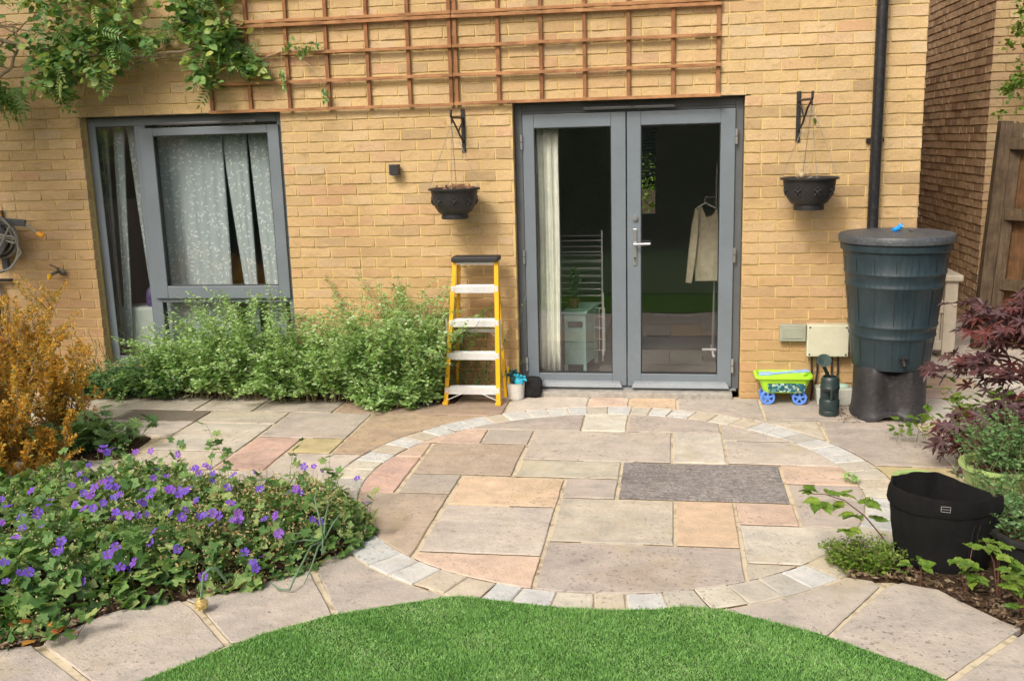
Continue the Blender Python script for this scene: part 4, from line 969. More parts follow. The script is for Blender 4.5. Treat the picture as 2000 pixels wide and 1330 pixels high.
for (x, y, l, k) in cz:
    for i in range(k):
        a = rnd.uniform(0, 2*PI); spray((x-.13+rnd.gauss(0, .05), y+rnd.gauss(0, .05), .02), (math.cos(a)*rnd.uniform(.05, .55), math.sin(a)*rnd.uniform(.05, .5), 1), l*rnd.uniform(.6, 1.02))
P = np.array(P); k = P[:, 1] < -.06; 
leaves('foliage', P[k], np.array(D)[k], np.array(S)[k], T_quad, M_conif, con, upj=1); obj('stems', sb, M_wood_br, con, kind='stuff')

# wisteria ------------------------------------------------------------------
wi = thing('wisteria', 'wisteria climber with feathery green leaves and bare stems over the top left of the wall, with unseen foliage added at the left to shade it', 'climber', (-4.0, -.2, 2.3))
b = MB()
br_paths = [[(-5.4, -.2, 2.9), (-4.8, -.28, 2.72), (-4.35, -.3, 2.60), (-3.95, -.3, 2.50), (-3.4, -.22, 2.45), (-3.0, -.15, 2.50)],
            [(-4.9, -.35, 2.25), (-4.42, -.35, 2.30), (-4.28, -.33, 2.42), (-4.22, -.3, 2.56), (-4.25, -.28, 2.64), (-4.33, -.2, 2.72)],
            [(-4.7, -.3, 2.66), (-4.35, -.3, 2.70), (-4.1, -.28, 2.66), (-3.85, -.28, 2.56), (-3.6, -.2, 2.52)],
            [(-4.6, -.3, 2.85), (-4.3, -.3, 2.68), (-4.15, -.3, 2.60)], [(-4.8, -.3, 2.45), (-4.4, -.3, 2.55), (-4.2, -.28, 2.68), (-4.0, -.2, 2.85)],
            [(-3.9, -.2, 2.32), (-3.5, -.2, 2.40), (-3.1, -.12, 2.46), (-2.8, -.1, 2.42)], [(-4.7, -.3, 2.30), (-4.3, -.3, 2.27), (-3.95, -.3, 2.30)], [(-4.6, -.33, 2.55), (-4.42, -.33, 2.45), (-4.3, -.33, 2.40), (-4.1, -.3, 2.46), (-3.95, -.3, 2.40)], [(-4.5, -.34, 2.75), (-4.38, -.34, 2.68), (-4.28, -.34, 2.72), (-4.1, -.3, 2.70)], [(-3.45, -.2, 2.42), (-3.25, -.15, 2.50), (-3.05, -.12, 2.62)]]
rads = [.018, .013, .007, .008, .008, .006, .005, .006, .005, .004]
for p, r0 in zip(br_paths, rads):
    Q = []
    for i in range(len(p)-1):
        for t in range(5): Q.append(Vector(p[i]).lerp(Vector(p[i+1]), t/5)+Vector((rnd.gauss(0, .006), rnd.gauss(0, .006), rnd.gauss(0, .006))))
    Q.append(Vector(p[-1])); b.tube(Q, [r0*(1-.5*i/len(Q)) for i in range(len(Q))], 7)
obj('branches', b, M_wood_br, wi, smooth=True)
P = []; D = []; S = []; OP = []; OD = []; OS = []
blobs = [(-3.72, -.30, 2.60, .34, .15, 120), (-3.95, -.30, 2.45, .22, .12, 70), (-3.45, -.26, 2.62, .20, .13, 50), (-4.3, -.32, 2.52, .22, .10, 7), (-4.42, -.30, 2.25, .13, .09, 30), (-4.05, -.3, 2.30, .12, .05, 22), (-3.62, -.28, 2.36, .09, .07, 16), (-3.93, -.28, 2.24, .06, .06, 10),
         (-2.98, -.16, 2.72, .18, .12, 62), (-2.80, -.14, 2.56, .16, .12, 62), (-2.72, -.14, 2.45, .13, .06, 30), (-2.96, -.12, 2.40, .05, .06, 12), (-2.93, -.12, 2.31, .06, .04, 12), (-2.62, -.10, 2.36, .06, .04, 12), (-3.28, -.14, 2.55, .05, .10, 8), (-3.75, -.30, 2.95, .55, .15, 160), (-2.95, -.2, 2.95, .3, .12, 60),
         (-4.95, -1.1, 3.0, .45, .5, 330), (-5.0, -1.4, 3.5, .6, .5, 300), (-4.9, -1.2, 2.2, .32, .6, 260)]  # unseen foliage left of the view, added to cast shade on the wall
for (x, y, z, sx, sz, n) in blobs:
    for i in range(n):
        q = Vector((rnd.gauss(x, sx*.5), min(-.05, rnd.gauss(y, .07 if z < 2.9 else .2)), rnd.gauss(z, sz*.55))); a = rnd.uniform(0, 2*PI)
        if rnd.random() < .28:
            P.append(q); D.append((math.cos(a)*.7, math.sin(a)*.5-.2, rnd.uniform(-1.3, -.1))); S.append(rnd.uniform(.10, .19))
        else:
            for j in range(5):
                OP.append(q+Vector((rnd.gauss(0, .03), rnd.gauss(0, .02), rnd.gauss(0, .03)))); a = rnd.uniform(0, 2*PI); OD.append((math.cos(a), math.sin(a)-.3, rnd.uniform(-.8, .3))); OS.append(rnd.uniform(.04, .078))
for (x, z, s) in ((-3.60, 2.42, .24), (-3.65, 2.44, .2), (-3.93, 2.33, .22), (-4.35, 2.30, .26), (-4.25, 2.30, .22), (-4.42, 2.28, .25), (-3.25, 2.60, .2)):
    for i in range(3): P.append((x+rnd.gauss(0, .02), -.32+rnd.gauss(0, .02), z)); D.append((rnd.gauss(0, .12), rnd.gauss(0, .1), -1)); S.append(s*rnd.uniform(.8, 1))
leaves('foliage', P, D, S, T_pin, M_wist, wi, up=np.tile([0, -1, .4], (len(P), 1)), upj=.5)
leaves('leaf_clusters', OP, OD, OS, T_wide, M_wist, wi, up=np.tile([0, -.6, .8], (len(OP), 1)), upj=.6)
b = MB(); b.tube(curve((-4.02, -.1, 2.30), (.02, .0, -1), .28, 8, .02), .0018, 4); b.tube([(-4.04, -.04, 2.42), (-3.97, -.03, 2.3), (-3.99, -.02, 2.05)], .0014, 4)
b.tube([(-2.6, -.06, 2.40), (-2.48, -.06, 2.44), (-2.36, -.06, 2.475), (-2.1, -.06, 2.46)], .0035, 5); b.tube([(-2.28, -.06, 2.44), (-2.18, -.07, 2.36), (-2.07, -.06, 2.24)], .002, 4)
for x, z0, z1 in ((-2.50, 2.74, 2.5), (-2.49, 2.44, 2.2), (-2.46, 2.44, 2.12), (-2.38, 2.46, 2.28), (-2.08, 2.3, 2.12)): b.tube([(x, -.07, z0), (x-.01, -.07, (z0+z1)/2), (x+.005, -.06, z1)], .0013, 4)
obj('tendrils', b, M_dry, wi, kind='stuff')
P = []; D = []; S = []
for x, z0, z1, n in ((-2.38, 2.36, 2.20, 40), (-2.09, 2.22, 2.11, 30)):
    for i in range(n): t = rnd.random(); P.append((x+rnd.gauss(0, .008), -.075, z0+(z1-z0)*t)); D.append((rnd.gauss(0, .6), -.3, -1)); S.append(rnd.uniform(.02, .04))
for i in range(90): t = rnd.random(); P.append((-2.36+.28*t, -.075+rnd.gauss(0, .01), 2.475+.02*math.sin(t*9)+rnd.gauss(0, .018))); D.append((rnd.gauss(0, 1), rnd.gauss(-.3, .5), rnd.gauss(0, 1))); S.append(rnd.uniform(.02, .045))
leaves('tendril_leaves', P, D, S, T_oval, M_wist, wi)

# ------------------------------------------------------------------ trellis
def trellis(x0, x1, z0, z1, label, up0=0):
    t = thing('trellis_panel', label, 'trellis', (x0, 0, z0), group='brown wooden trellis panels on the wall')
    n = round((x1-x0)/.3)
    for i in range(n+1):
        x = x0+.014+(x1-x0-.028)*i/n; b = MB(); w2 = .0125
        b.box(x-w2+rnd.uniform(-.001, .001), x+w2, -.028, -.010, z0+.005, z1-.002); o = obj('upright_batten', b, M_batV, t, bevel=.0015)
    k = round((z1-z0)/.19)
    for j in range(k+1):
        z = z0+(z1-z0-.02)*j/k; b = MB(); dz = rnd.uniform(-.003, .003)
        V = []
        for i in range(7):
            x = x0-.004+(x1-x0+.008)*i/6; zz = z+rnd.uniform(-.002, .002)
            V += [(x, -.049, zz), (x, -.028, zz), (x, -.028, zz+.021), (x, -.049, zz+.021)]
        F = [(0, 3, 2, 1), (24, 25, 26, 27)]
        for i in range(6):
            a = i*4; F += [(a, a+1, a+5, a+4), (a+1, a+2, a+6, a+5), (a+2, a+3, a+7, a+6), (a+3, a, a+4, a+7)]
        b.add(V, F); obj('rail_batten', b, M_batH, t, bevel=.0015)
    return t
trellis(-2.965, -1.180, 2.058, 2.655, 'lower left brown wooden trellis panel, above and right of the grey window')
trellis(-1.168, .620, 2.062, 2.655, 'lower right brown wooden trellis panel, directly above the french doors')
trellis(-2.955, -1.178, 2.662, 3.25, 'upper left brown trellis panel with climber stems at its left end')
trellis(-1.166, .618, 2.664, 3.25, 'upper right brown trellis panel cut by the top of the photo above the doors')

# ------------------------------------------------------------------ wall fittings
d = thing('downpipe', 'black plastic downpipe running down the wall behind the water butt', 'downpipe', (1.612, -.06, 0))
b = MB(); b.tube([(1.615, -.065, 1.0), (1.615, -.065, 5.1)], .036, 20); obj('pipe', b, M_pipe, d, smooth=True)
for z in (1.75, 3.1):
    b = MB(); b.tube([(1.615, -.065, z-.02), (1.615, -.065, z+.02)], .0375, 20); b.box(1.56, 1.67, -.03, -.001, z-.012, z+.012); obj('pipe_clip', b, M_pipe, d, smooth=True)
wl = thing('wall_light', 'small black cube wall light between the window and the hanging basket', 'wall light', (-1.61, -.03, 1.63))
b = MB(); b.box(-1.648, -1.582, -.085, -.02, 1.60, 1.672); obj('lamp_body', b, M_blackpl, wl, bevel=.004)
b = MB(); b.box(-1.635, -1.595, -.02, -.001, 1.61, 1.66); obj('wall_plate', b, M_blackpl, wl)
b = MB(); b.box(-1.635, -1.592, -.072, -.03, 1.592, 1.60); obj('lamp_lens', b, M_label, wl)
def bracket(x, z0, z1, label, ya=-.22, dx=0):
    t = thing('hanging_bracket', label, 'bracket', (x, 0, z0), group='black iron basket brackets')
    b = MB(); b.box(x-.014, x+.014, -.012, -.001, z0, z1); obj('back_plate', b, M_blackmet, t, bevel=.002)
    b = MB(); za = z1-.06; xe = x+dx; b.tube([(x, -.01, za), (x+dx*.45, -.1, za+.002), (xe, ya, za), (xe, ya-.012, za+.015), (xe, ya-.008, za+.05)], .008, 8); obj('arm', b, M_blackmet, t, smooth=True)
    b = MB(); b.tube([(x, -.01, z0+.07), (x+dx*.35, -.08, z0+.12), (x+dx*.7, -.15, za-.05), (xe, ya+.01, za-.004)], .007, 8); b.tube([(x, -.01, za-.02), (x+dx*.3, -.06, za-.06), (x+dx*.45, -.10, z0+.14)], .006, 6); obj('brace', b, M_blackmet, t, smooth=True)
    b = MB(); b.tube([(xe, ya, za), (xe, ya-.004, za-.02), (xe, ya, za-.038), (xe, ya+.012, za-.03)], .005, 8); obj('hook', b, M_blackmet, t, smooth=True)
    return (xe, ya, za-.036)
hL = bracket(-1.122, 1.742, 2.035, 'black iron bracket left of the doors, just under the trellis', dx=-.035)
hR = bracket(1.128, 1.752, 2.078, 'black iron bracket right of the doors beside the downpipe', dx=.055)
def basket(hook, zr, r, label, plant):
    x, y, hz = hook; t = thing('hanging_basket', label, 'hanging basket', (x, y, zr), group='black hanging baskets')
    prof = [(.0, zr-.205), (r*.53, zr-.205), (r*.55, zr-.195), (r*.53, zr-.172), (r*.66, zr-.158), (r*.80, zr-.12), (r*.89, zr-.07), (r*.93, zr-.015), (r*.94, zr-.012), (r*1.03, zr-.010), (r*1.04, zr), (r*.99, zr+.004), (r*.93, zr-.002), (r*.90, zr-.03), (r*.0, zr-.032)]
    b = MB(); b.lathe(prof, (x, y, 0), 40, False); obj('bowl', b, M_blackpl, t, smooth=True)
    for k in range(8):
        a = 2*PI*k/8+.2; b = MB()
        for (da, dz, s) in ((0, 0, .015), (.10, .012, .010), (-.10, .012, .010), (.08, -.018, .009), (-.08, -.018, .009), (0, .026, .008)):
            rr = r*(.865+dz*1.2); b.ball((x+rr*math.cos(a+da), y+rr*math.sin(a+da), zr-.085+dz), s, 7, 5, (.9, .9, 1))
        obj('embossed_rosette', b, M_blackpl, t, smooth=True, kind='stuff')
    b = MB(); b.lathe([(r*.88, zr-.022), (r*.5, zr-.012), (.001, zr-.006)], (x, y, 0), 20, False); obj('compost', b, M_soil, t)
    for k in range(4):
        a = PI/4*0+2*PI*k/4+.12; e0 = Vector((x+r*1.0*math.cos(a), y+r*1.0*math.sin(a), zr)); e1 = Vector((x, y, hz)); b = MB(); n = 34
        for i in range(n):
            p, q = e0.lerp(e1, i/n), e0.lerp(e1, (i+.85)/n); dd = (q-p).normalized(); sd = dd.orthogonal().normalized() if i % 2 else dd.cross(dd.orthogonal()).normalized()
            mdl = (p+q)/2; w3 = .003
            b.tube([p, mdl+sd*w3, q, mdl-sd*w3, p], .0019, 4, False)
        obj('chain', b, M_chain, t)
    return t
tl = basket(hL, 1.505, .172, 'black hanging basket with withered brown plants left of the french doors', 0)
tr_ = basket(hR, 1.528, .178, 'black hanging basket with dried roots and a green leaf right of the french doors', 1)
P = []; D = []; S = []
for i in range(160): P.append((hL[0]+rnd.gauss(.02, .06), hL[1]+rnd.gauss(0, .06), 1.50+rnd.uniform(0, .025))); D.append((rnd.gauss(0, 1), rnd.gauss(0, 1), rnd.uniform(0, 1))); S.append(rnd.uniform(.01, .03))
leaves('dry_plants', P, D, S, T_oval, leaf_mat('withered_red_leaf', [(0, (.25, .10, .07)), (.5, (.38, .20, .12)), (1, (.30, .22, .12))], .2), tl)
b = MB()
for i in range(9): b.tube(curve((hR[0]-.05, hR[1], 1.515), (rnd.gauss(0, .7), rnd.gauss(0, .5), 1), rnd.uniform(.05, .16), 6, .25), .0018, 4)
b.ball((hR[0]-.05, hR[1]-.01, 1.545), .022, 10, 8); b.tube([(hR[0]-.045, hR[1], 1.55), (hR[0]-.05, hR[1], 1.7), (hR[0]-.045, hR[1]+.05, 1.86)], .002, 4); obj('dry_roots', b, M_dry, tr_, smooth=True)
lo = bpy.data.objects.new('leaf', LM_bram[0]); COL.objects.link(lo); lo.parent = tr_; lo.location = Vector((hR[0]+.012, hR[1]-.01, 1.90))-root_org(tr_); lo.rotation_euler = (1.3, 1.2, .6); lo.scale = (.05,)*3
# meter boxes
def cbox(name, label, x0, x1, z0, z1, dep, m, lipm=None, group=None):
    t = thing(name, label, 'junction box', ((x0+x1)/2, 0, z0)); b = MB(); b.box(x0, x1, -dep*.6, -.001, z0, z1); obj('box_body', b, m, t, bevel=.004)
    b = MB(); b.box(x0-.002, x1+.002, -dep, -dep*.6, z0-.002, z1+.002); obj('lid', b, m, t, bevel=.006); return t
t1 = cbox('junction_box', 'small grey green rectangular box on the wall, left of the bigger cream box', 1.045, 1.215, .418, .532, .055, M_boxg)
b = MB(); b.box(1.063, 1.197, -.060, -.054, .437, .513); obj('raised_panel', b, M_boxg, t1, bevel=.004)
t2 = cbox('junction_box', 'larger cream square junction box touching the water butt', 1.222, 1.490, .322, .536, .095, M_boxc)
for x, z in ((1.237, .336), (1.475, .336), (1.237, .522), (1.475, .522)):
    b = MB(); b.tube([(x, -.0945, z), (x, -.0985, z)], .006, 10); obj('screw', b, M_blackpl, t2)
cb = thing('cables', 'black cables running down from the cream junction box to the ground', 'cables', (1.35, -.03, 0))
for x in (1.262, 1.300, 1.395, 1.435):
    b = MB(); b.tube([(x, -.035, .325), (x+.004, -.03, .2), (x+rnd.uniform(-.015, .015), -.035, .1), (x+rnd.uniform(-.02, .02), -.04, .0)], .007, 8); obj('cable', b, M_blackpl, cb, smooth=True)
pb = thing('plastic_tub', 'pale grey plastic tub half hidden behind the watering can', 'tub', (1.40, -.10, 0))
b = MB(); b.hexa([(1.29, -.17, 0), (1.51, -.17, 0), (1.51, -.05, 0), (1.29, -.05, 0)], [(1.28, -.175, .115), (1.52, -.175, .115), (1.52, -.045, .115), (1.28, -.045, .115)]); obj('tub_body', b, worn('pale_grey_plastic', (.55, .57, .50), .5, var=.1), pb, bevel=.006)
b = MB(); b.ball((1.46, -.11, .12), .04, 10, 8, (1.2, .8, .5)); obj('green_lid', b, mat('pale_mint_plastic', (.35, .52, .42), .4), pb, smooth=True)
# security camera
sc_ = thing('security_camera', 'white bullet security camera with black face among the wisteria leaves', 'camera', (-3.03, -.1, 2.70))
b = MB(); b.tube([(-3.05, -.06, 2.735), (-3.025, -.19, 2.705)], .034, 20); obj('camera_body', b, M_camw, sc_, smooth=True)
b = MB(); b.tube([(-3.025, -.191, 2.7048), (-3.0245, -.194, 2.704)], .029, 20); obj('camera_face', b, M_gasket, sc_)
b = MB(); b.tube([(-3.06, -.001, 2.76), (-3.06, -.05, 2.76), (-3.05, -.07, 2.74)], .012, 10); obj('mount', b, M_camw, sc_, smooth=True)
# hose reel, connectors, tap
hr = thing('hose_reel', 'grey hose reel on the wall at the left edge with orange hose connectors', 'hose reel', (-4.70, -.12, 1.2))
b = MB(); b.lathe([(.0, -.06), (.15, -.06), (.15, -.05), (.06, -.05), (.06, .05), (.15, .05), (.15, .06), (0, .06)], (0, 0, 0), 32, False)
b.v = [(-4.75+x, -.13+z, 1.20+y) for x, y, z in b.v]; obj('reel_drum', b, M_reel, hr, smooth=True)
b = MB(); b.bar((-4.9, -.2, 1.36), (-4.44, -.16, 1.31), .03, .05); b.bar((-4.75, -.02, .95), (-4.75, -.02, 1.4), .05, .03); obj('reel_bracket', b, M_reel, hr, bevel=.004)
def arc(cx, cz, r, a0, a1, y, n=18): return [(cx+r*math.cos(a0+(a1-a0)*i/n), y, cz+r*math.sin(a0+(a1-a0)*i/n)) for i in range(n+1)]
b = MB(); b.tube(arc(-4.69, 1.16, .21, -1.5, 1.5, -.22), .0085, 8); b.tube([(-4.78, -.25, 1.39), (-4.66, -.25, 1.27), (-4.55, -.25, 1.19), (-4.49, -.24, 1.17)], .0085, 8)
b.tube([(-4.50, -.24, 1.20), (-4.58, -.25, 1.22), (-4.66, -.25, 1.17), (-4.69, -.24, 1.0), (-4.68, -.22, .8), (-4.66, -.2, .66), (-4.70, -.2, .53), (-4.9, -.2, .48)], .0085, 8)
b.tube([(-4.62, -.14, 1.33), (-4.52, -.16, 1.335), (-4.42, -.16, 1.29), (-4.36, -.15, 1.235)], .007, 8)
for q in range(3): b.tube(arc(-4.70, 1.20, .09+.03*q, 0, 2*PI, -.16+.02*q, 24), .0085, 7)
b.tube([(-4.72, -.26, 1.34), (-4.60, -.27, 1.24), (-4.48, -.26, 1.22), (-4.45, -.24, 1.10), (-4.55, -.24, .98), (-4.70, -.24, .95)], .0075, 8); b.tube([(-4.75, -.27, 1.12), (-4.62, -.28, 1.10), (-4.50, -.26, 1.30), (-4.58, -.24, 1.37), (-4.75, -.22, 1.35)], .0075, 8)
obj('hose', b, M_hose, hr, smooth=True)
for p, q in (((-4.655, -.16, 1.40), (-4.62, -.2, 1.345)), ((-4.365, -.15, 1.238), (-4.322, -.14, 1.212))):
    b = MB(); b.tube([p, Vector(p).lerp(Vector(q), .5), q], [.013, .021, .017], 12); obj('hose_connector', b, M_orgp, hr, smooth=True)
tp = thing('garden_tap', 'small metal garden tap with a yellow hose connector low on the left wall', 'tap', (-4.33, -.05, .92))
b = MB(); b.tube([(-4.30, -.001, .93), (-4.30, -.09, .93), (-4.315, -.11, .915)], .012, 10); b.tube([(-4.30, -.05, .94), (-4.30, -.05, .965)], .008, 8); b.bar((-4.36, -.05, .985), (-4.29, -.05, .955), .012, .008); b.ball((-4.275, -.03, .925), .025, 10, 8, (1.2, .5, 1)); obj('tap_body', b, worn('tarnished_brass', (.14, .13, .11), .5, .5), tp, smooth=True)
b = MB(); b.tube([(-4.325, -.115, .92), (-4.335, -.12, .885)], [.017, .014], 10); obj('connector', b, M_yelp, tp, smooth=True)
dp = thing('drain_pipe', 'short black pipe at the far left edge of the wall behind the conifer', 'pipe', (-4.82, -.06, 0)); b = MB(); b.tube([(-4.85, -.07, 0), (-4.85, -.07, .85)], .034, 14); b.box(-4.87, -4.70, -.06, -.03, .86, .88); obj('pipe', b, M_pipe, dp, smooth=True)

# ------------------------------------------------------------------ behind the glass
def curtain(x0t, x1t, x0b, x1b, z0, z1, y, m, label, parent=None, folds=5, amp=.018, name='curtain', group='curtain panels behind the window'):
    n = folds*6; k = 6; V = []; F = []
    for j in range(k+1):
        t = j/k; z = z0+(z1-z0)*t; xa = x0b+(x0t-x0b)*t; xb = x1b+(x1t-x1b)*t
        for i in range(n+1):
            u = i/n; V.append((xa+(xb-xa)*u+.004*math.sin(7*t+i), y+amp*math.sin(u*folds*2*PI)*(1-.2*t)+.01*math.sin(3*t+u*4), z))
    for j in range(k):
        for i in range(n): a = j*(n+1)+i; F.append((a, a+1, a+n+2, a+n+1))
    b = MB(); b.add(V, F); o = obj(name, b, m, None, smooth=True); sm = o.modifiers.new('s', 'SOLIDIFY'); sm.thickness = .003
    return tag(o, label, 'curtain', group)
curtain(-3.60, -3.02, -3.62, -3.045, .10, 2.1, .25, M_curt, 'widest leaf patterned curtain panel behind the left of the opening casement', folds=7, amp=.006)
curtain(-3.05, -2.83, -2.90, -2.84, .10, 2.1, .26, M_curt, 'middle leaf patterned curtain panel bordered by the dark wedge gap', folds=3, amp=.006)
curtain(-2.828, -2.58, -2.745, -2.62, .10, 2.1, .25, M_curt, 'right leaf patterned curtain panel against the casement edge', folds=3, amp=.006)
curtain(-4.06, -3.925, -4.12, -3.99, .20, 2.1, .22, worn('grey_print_curtain', (.30, .32, .31), .9, var=.15, scale=30, spec=.1), 'darker grey curtain strip at the far left of the narrow window light', folds=2, amp=.008)
curtain(-3.90, -3.80, -3.99, -3.925, .22, 2.1, .25, M_curt, 'narrow leaf patterned curtain strip in the middle of the narrow light', folds=2, amp=.006)
curtain(-3.79, -3.70, -3.70, -3.62, .10, 2.1, .24, M_curt, 'slanting leaf patterned curtain strip beside the mullion of the narrow light', folds=2, amp=.006)
t = thing('white_cloth_stack', 'pale cloth covered box with a purple item behind the narrow window light', 'cloth box', (-3.86, .3, .05)); b = MB(); b.box(-4.06, -3.70, .28, .5, .05, .60); obj('cloth', b, M_lining, t, bevel=.02)
b = MB(); b.lathe([(.045, .60), (.05, .66), (.042, .72), (.02, .75)], (-3.78, .36, 0), 14); obj('purple_jar', b, mat('purple_plastic', (.12, .09, .25), .4), t, smooth=True)
curtain(-.665, -.475, -.655, -.485, .04, 2.05, .19, M_dcurt, 'long cream pleated curtain inside the left french door', folds=4, amp=.02, group=None)
cab = thing('cabinet', 'small mint green cabinet inside the left door with a plant pot on it', 'cabinet', (-.41, .75, .03))
V0 = [(-.50, .55, .10), (-.335, .55, .10), (-.27, .95, .10), (-.46, .95, .10)]; V1 = [(x, y, .50) for x, y, _ in V0]
b = MB(); b.hexa(V0, V1); obj('cabinet_body', b, M_cab, cab, bevel=.004)
b = MB(); b.hexa([(-.52, .53, .50), (-.325, .53, .50), (-.255, .97, .50), (-.47, .97, .50)], [(-.52, .53, .52), (-.325, .53, .52), (-.255, .97, .52), (-.47, .97, .52)]); obj('cabinet_top', b, M_cab, cab, bevel=.003)
for x, y in ((-.49, .56), (-.345, .56), (-.285, .94), (-.45, .94)):
    b = MB(); b.box(x-.012, x+.012, y-.012, y+.012, .03, .10); obj('leg', b, M_cab, cab)
b = MB(); b.box(-.47, -.36, .535, .55, .40, .44); obj('cabinet_slot', b, M_gasket, cab)
pp = thing('potted_plant', 'small plant in a brown pot on the mint cabinet inside the door', 'potted plant', (-.44, .70, .52)); b = MB(); b.lathe([(.035, .521), (.045, .60), (.04, .60), (.0, .59)], (-.44, .70, 0), 16, False); obj('pot', b, mat('brown_pot', (.2, .08, .06), .6), pp, smooth=True)
P = [(-.44+rnd.gauss(0, .02), .70+rnd.gauss(0, .02), .60+rnd.uniform(0, .22)) for i in range(140)]; leaves('foliage', P, [(rnd.gauss(0, 1), rnd.gauss(0, 1), .6) for _ in P], [rnd.uniform(.02, .045) for _ in P], T_oval, M_leafB, pp)
ai = thing('clothes_airer', 'white wire clothes airer inside the left french door', 'clothes airer', (-.35, 1.0, .03))
b = MB(); b.tube([(-.232, .95, .04), (-.232, .95, 1.10)], .007, 8); b.tube([(-.215, .80, .12), (-.215, .80, .62)], .005, 6); obj('airer_post', b, M_white, ai, smooth=True)
for k, z in enumerate((1.02, .93, .86, .80, .74, .68, .63, .58, .52)):
    b = MB(); b.tube([(-.62, 1.0, z-.005), (-.236, .95, z)], .0042, 6); b.tube([(-.60, 1.25, z+.01), (-.25, 1.2, z+.015)], .0042, 6); obj('airer_rail', b, M_white, ai, smooth=True)
b = MB()
for z in (.16, .25, .34, .43, .5): b.tube([(-.33, .85, z), (-.205, .80, z)], .0032, 6)
for x in (-.33, -.29, -.25, -.205): b.tube([(x, .85-.4*(x+.33), .16), (x, .85-.4*(x+.33), .5)], .0026, 6)
obj('wire_shelf', b, M_white, ai, smooth=True)
cs = thing('clothes_stand', 'metal clothes stand on wheels inside the right french door', 'clothes stand', (.64, 1.0, .03))
b = MB(); b.tube([(.645, 1.02, .12), (.66, 1.02, 1.6)], .011, 10); obj('pole', b, M_chrome, cs, smooth=True)
b = MB(); b.tube([(.56, 1.0, .13), (.70, 1.0, .13)], .010, 8); b.tube([(.645, .85, .11), (.645, 1.25, .11)], .010, 8); obj('base_bar', b, M_white, cs, smooth=True)
for x in (.57, .69):
    b = MB(); b.tube([(x-.012, 1.0, .07), (x+.012, 1.0, .07)], .035, 14); obj('wheel', b, M_blackpl, cs, smooth=True)
ct = thing('cream_top', 'cream long sleeved top on a hanger inside the right french door', 'clothing', (.56, .95, .65))
def garment(pts, y, th):
    n = len(pts); V = []; rings = [(0, 1.0), (th*.5, 1.03), (th, 1.0)]; cx = sum(p[0] for p in pts)/n; cz = sum(p[1] for p in pts)/n
    b = MB()
    for dy, s in rings: V += [(cx+(x-cx)*s, y-th/2+dy+.012*math.sin(x*60)*(z < 1.1), cz+(z-cz)*s) for x, z in pts]
    F = [tuple(range(n)), tuple(range(2*n, 3*n))[::-1]]
    for r_ in range(2): F += [(r_*n+i, r_*n+n+i, r_*n+n+(i+1) % n, r_*n+(i+1) % n) for i in range(n)]
    b.add(V, F); return b
obj('top_body', garment([(.50, .70), (.56, .695), (.62, .70), (.668, .695), (.675, .90), (.672, 1.10), (.66, 1.25), (.62, 1.20), (.58, 1.19), (.545, 1.262), (.50, 1.24), (.485, 1.10), (.49, .90)], .95, .06), M_cloth, ct)
obj('sleeve', garment([(.425, .69), (.47, .685), (.50, .90), (.515, 1.10), (.52, 1.25), (.495, 1.262), (.468, 1.15), (.445, .93)], .91, .05), M_cloth, ct)
b = MB(); b.tube([(.49, .95, 1.25), (.57, .95, 1.30), (.65, .95, 1.26)], .006, 8); b.tube([(.57, .95, 1.30), (.565, .95, 1.335), (.58, .95, 1.35), (.60, .97, 1.34), (.655, 1.02, 1.345)], .003, 6); obj('hanger', b, M_white, ct, smooth=True)

# ------------------------------------------------------------------ step ladder
ld = thing('step_ladder', 'yellow step ladder with white steps and black top standing left of the doors', 'ladder', (-1.07, -.2, 0))
zt = 1.0
FB = {-1: Vector((-1.262, -.295, 0)), 1: Vector((-.884, -.295, 0))}; FT = {-1: Vector((-1.170, -.185, zt)), 1: Vector((-.868, -.185, zt))}
FT = {-1: Vector((-1.178, -.20, zt)), 1: Vector((-.886, -.20, zt))}
RB = {-1: Vector((-1.225, -.055, 0)), 1: Vector((-.868, -.055, 0))}; RT = {-1: Vector((-1.160, -.15, zt-.02)), 1: Vector((-.892, -.15, zt-.02))}
for s in (-1, 1):
    b = MB(); u = (FT[s]-FB[s]).normalized(); a0, a1 = FB[s], FT[s]
    b.bar(a0, a1, .030, .006, (0, -1, 0)); b.bar(a0+Vector((s*.012, .028, 0)), a1+Vector((s*.012, .028, 0)), .005, .055, (0, -1, 0)); obj('front_rail', b, M_yel, ld, bevel=.0015)
    b = MB(); b.bar(RB[s], RT[s], .022, .028, (0, -1, 0)); obj('rear_rail', b, M_yel, ld, bevel=.0015)
    b = MB(); b.box(FB[s].x-.02, FB[s].x+.02, -.31, -.24, 0, .022); obj('rubber_foot', b, M_yel, ld, bevel=.003)
for z in (.118, .362, .592, .828):
    t = z/zt; p, q = FB[-1].lerp(FT[-1], t), FB[1].lerp(FT[1], t); b = MB()
    b.box(p.x+.010, q.x-.010, p.y+.004, p.y+.075, z-.004, z+.004); b.box(p.x+.010, q.x-.010, p.y-.004, p.y+.004, z-.044, z+.004)
    for k in range(3): b.box(p.x+.014, q.x-.014, p.y+.012+k*.02, p.y+.018+k*.02, z+.004, z+.007)
    obj('step', b, M_step, ld, bevel=.0012)
    for s_, r_ in ((-1, p), (1, q)):
        b = MB(); b.box(r_.x-.011, r_.x+.011, r_.y-.0075, r_.y-.0035, z-.034, z+.004); b.tube([(r_.x, r_.y-.0075, z-.008), (r_.x, r_.y-.010, z-.008)], .004, 8); b.tube([(r_.x, r_.y-.0075, z-.024), (r_.x, r_.y-.010, z-.024)], .004, 8); obj('rail_plate', b, M_step, ld)
b = MB()
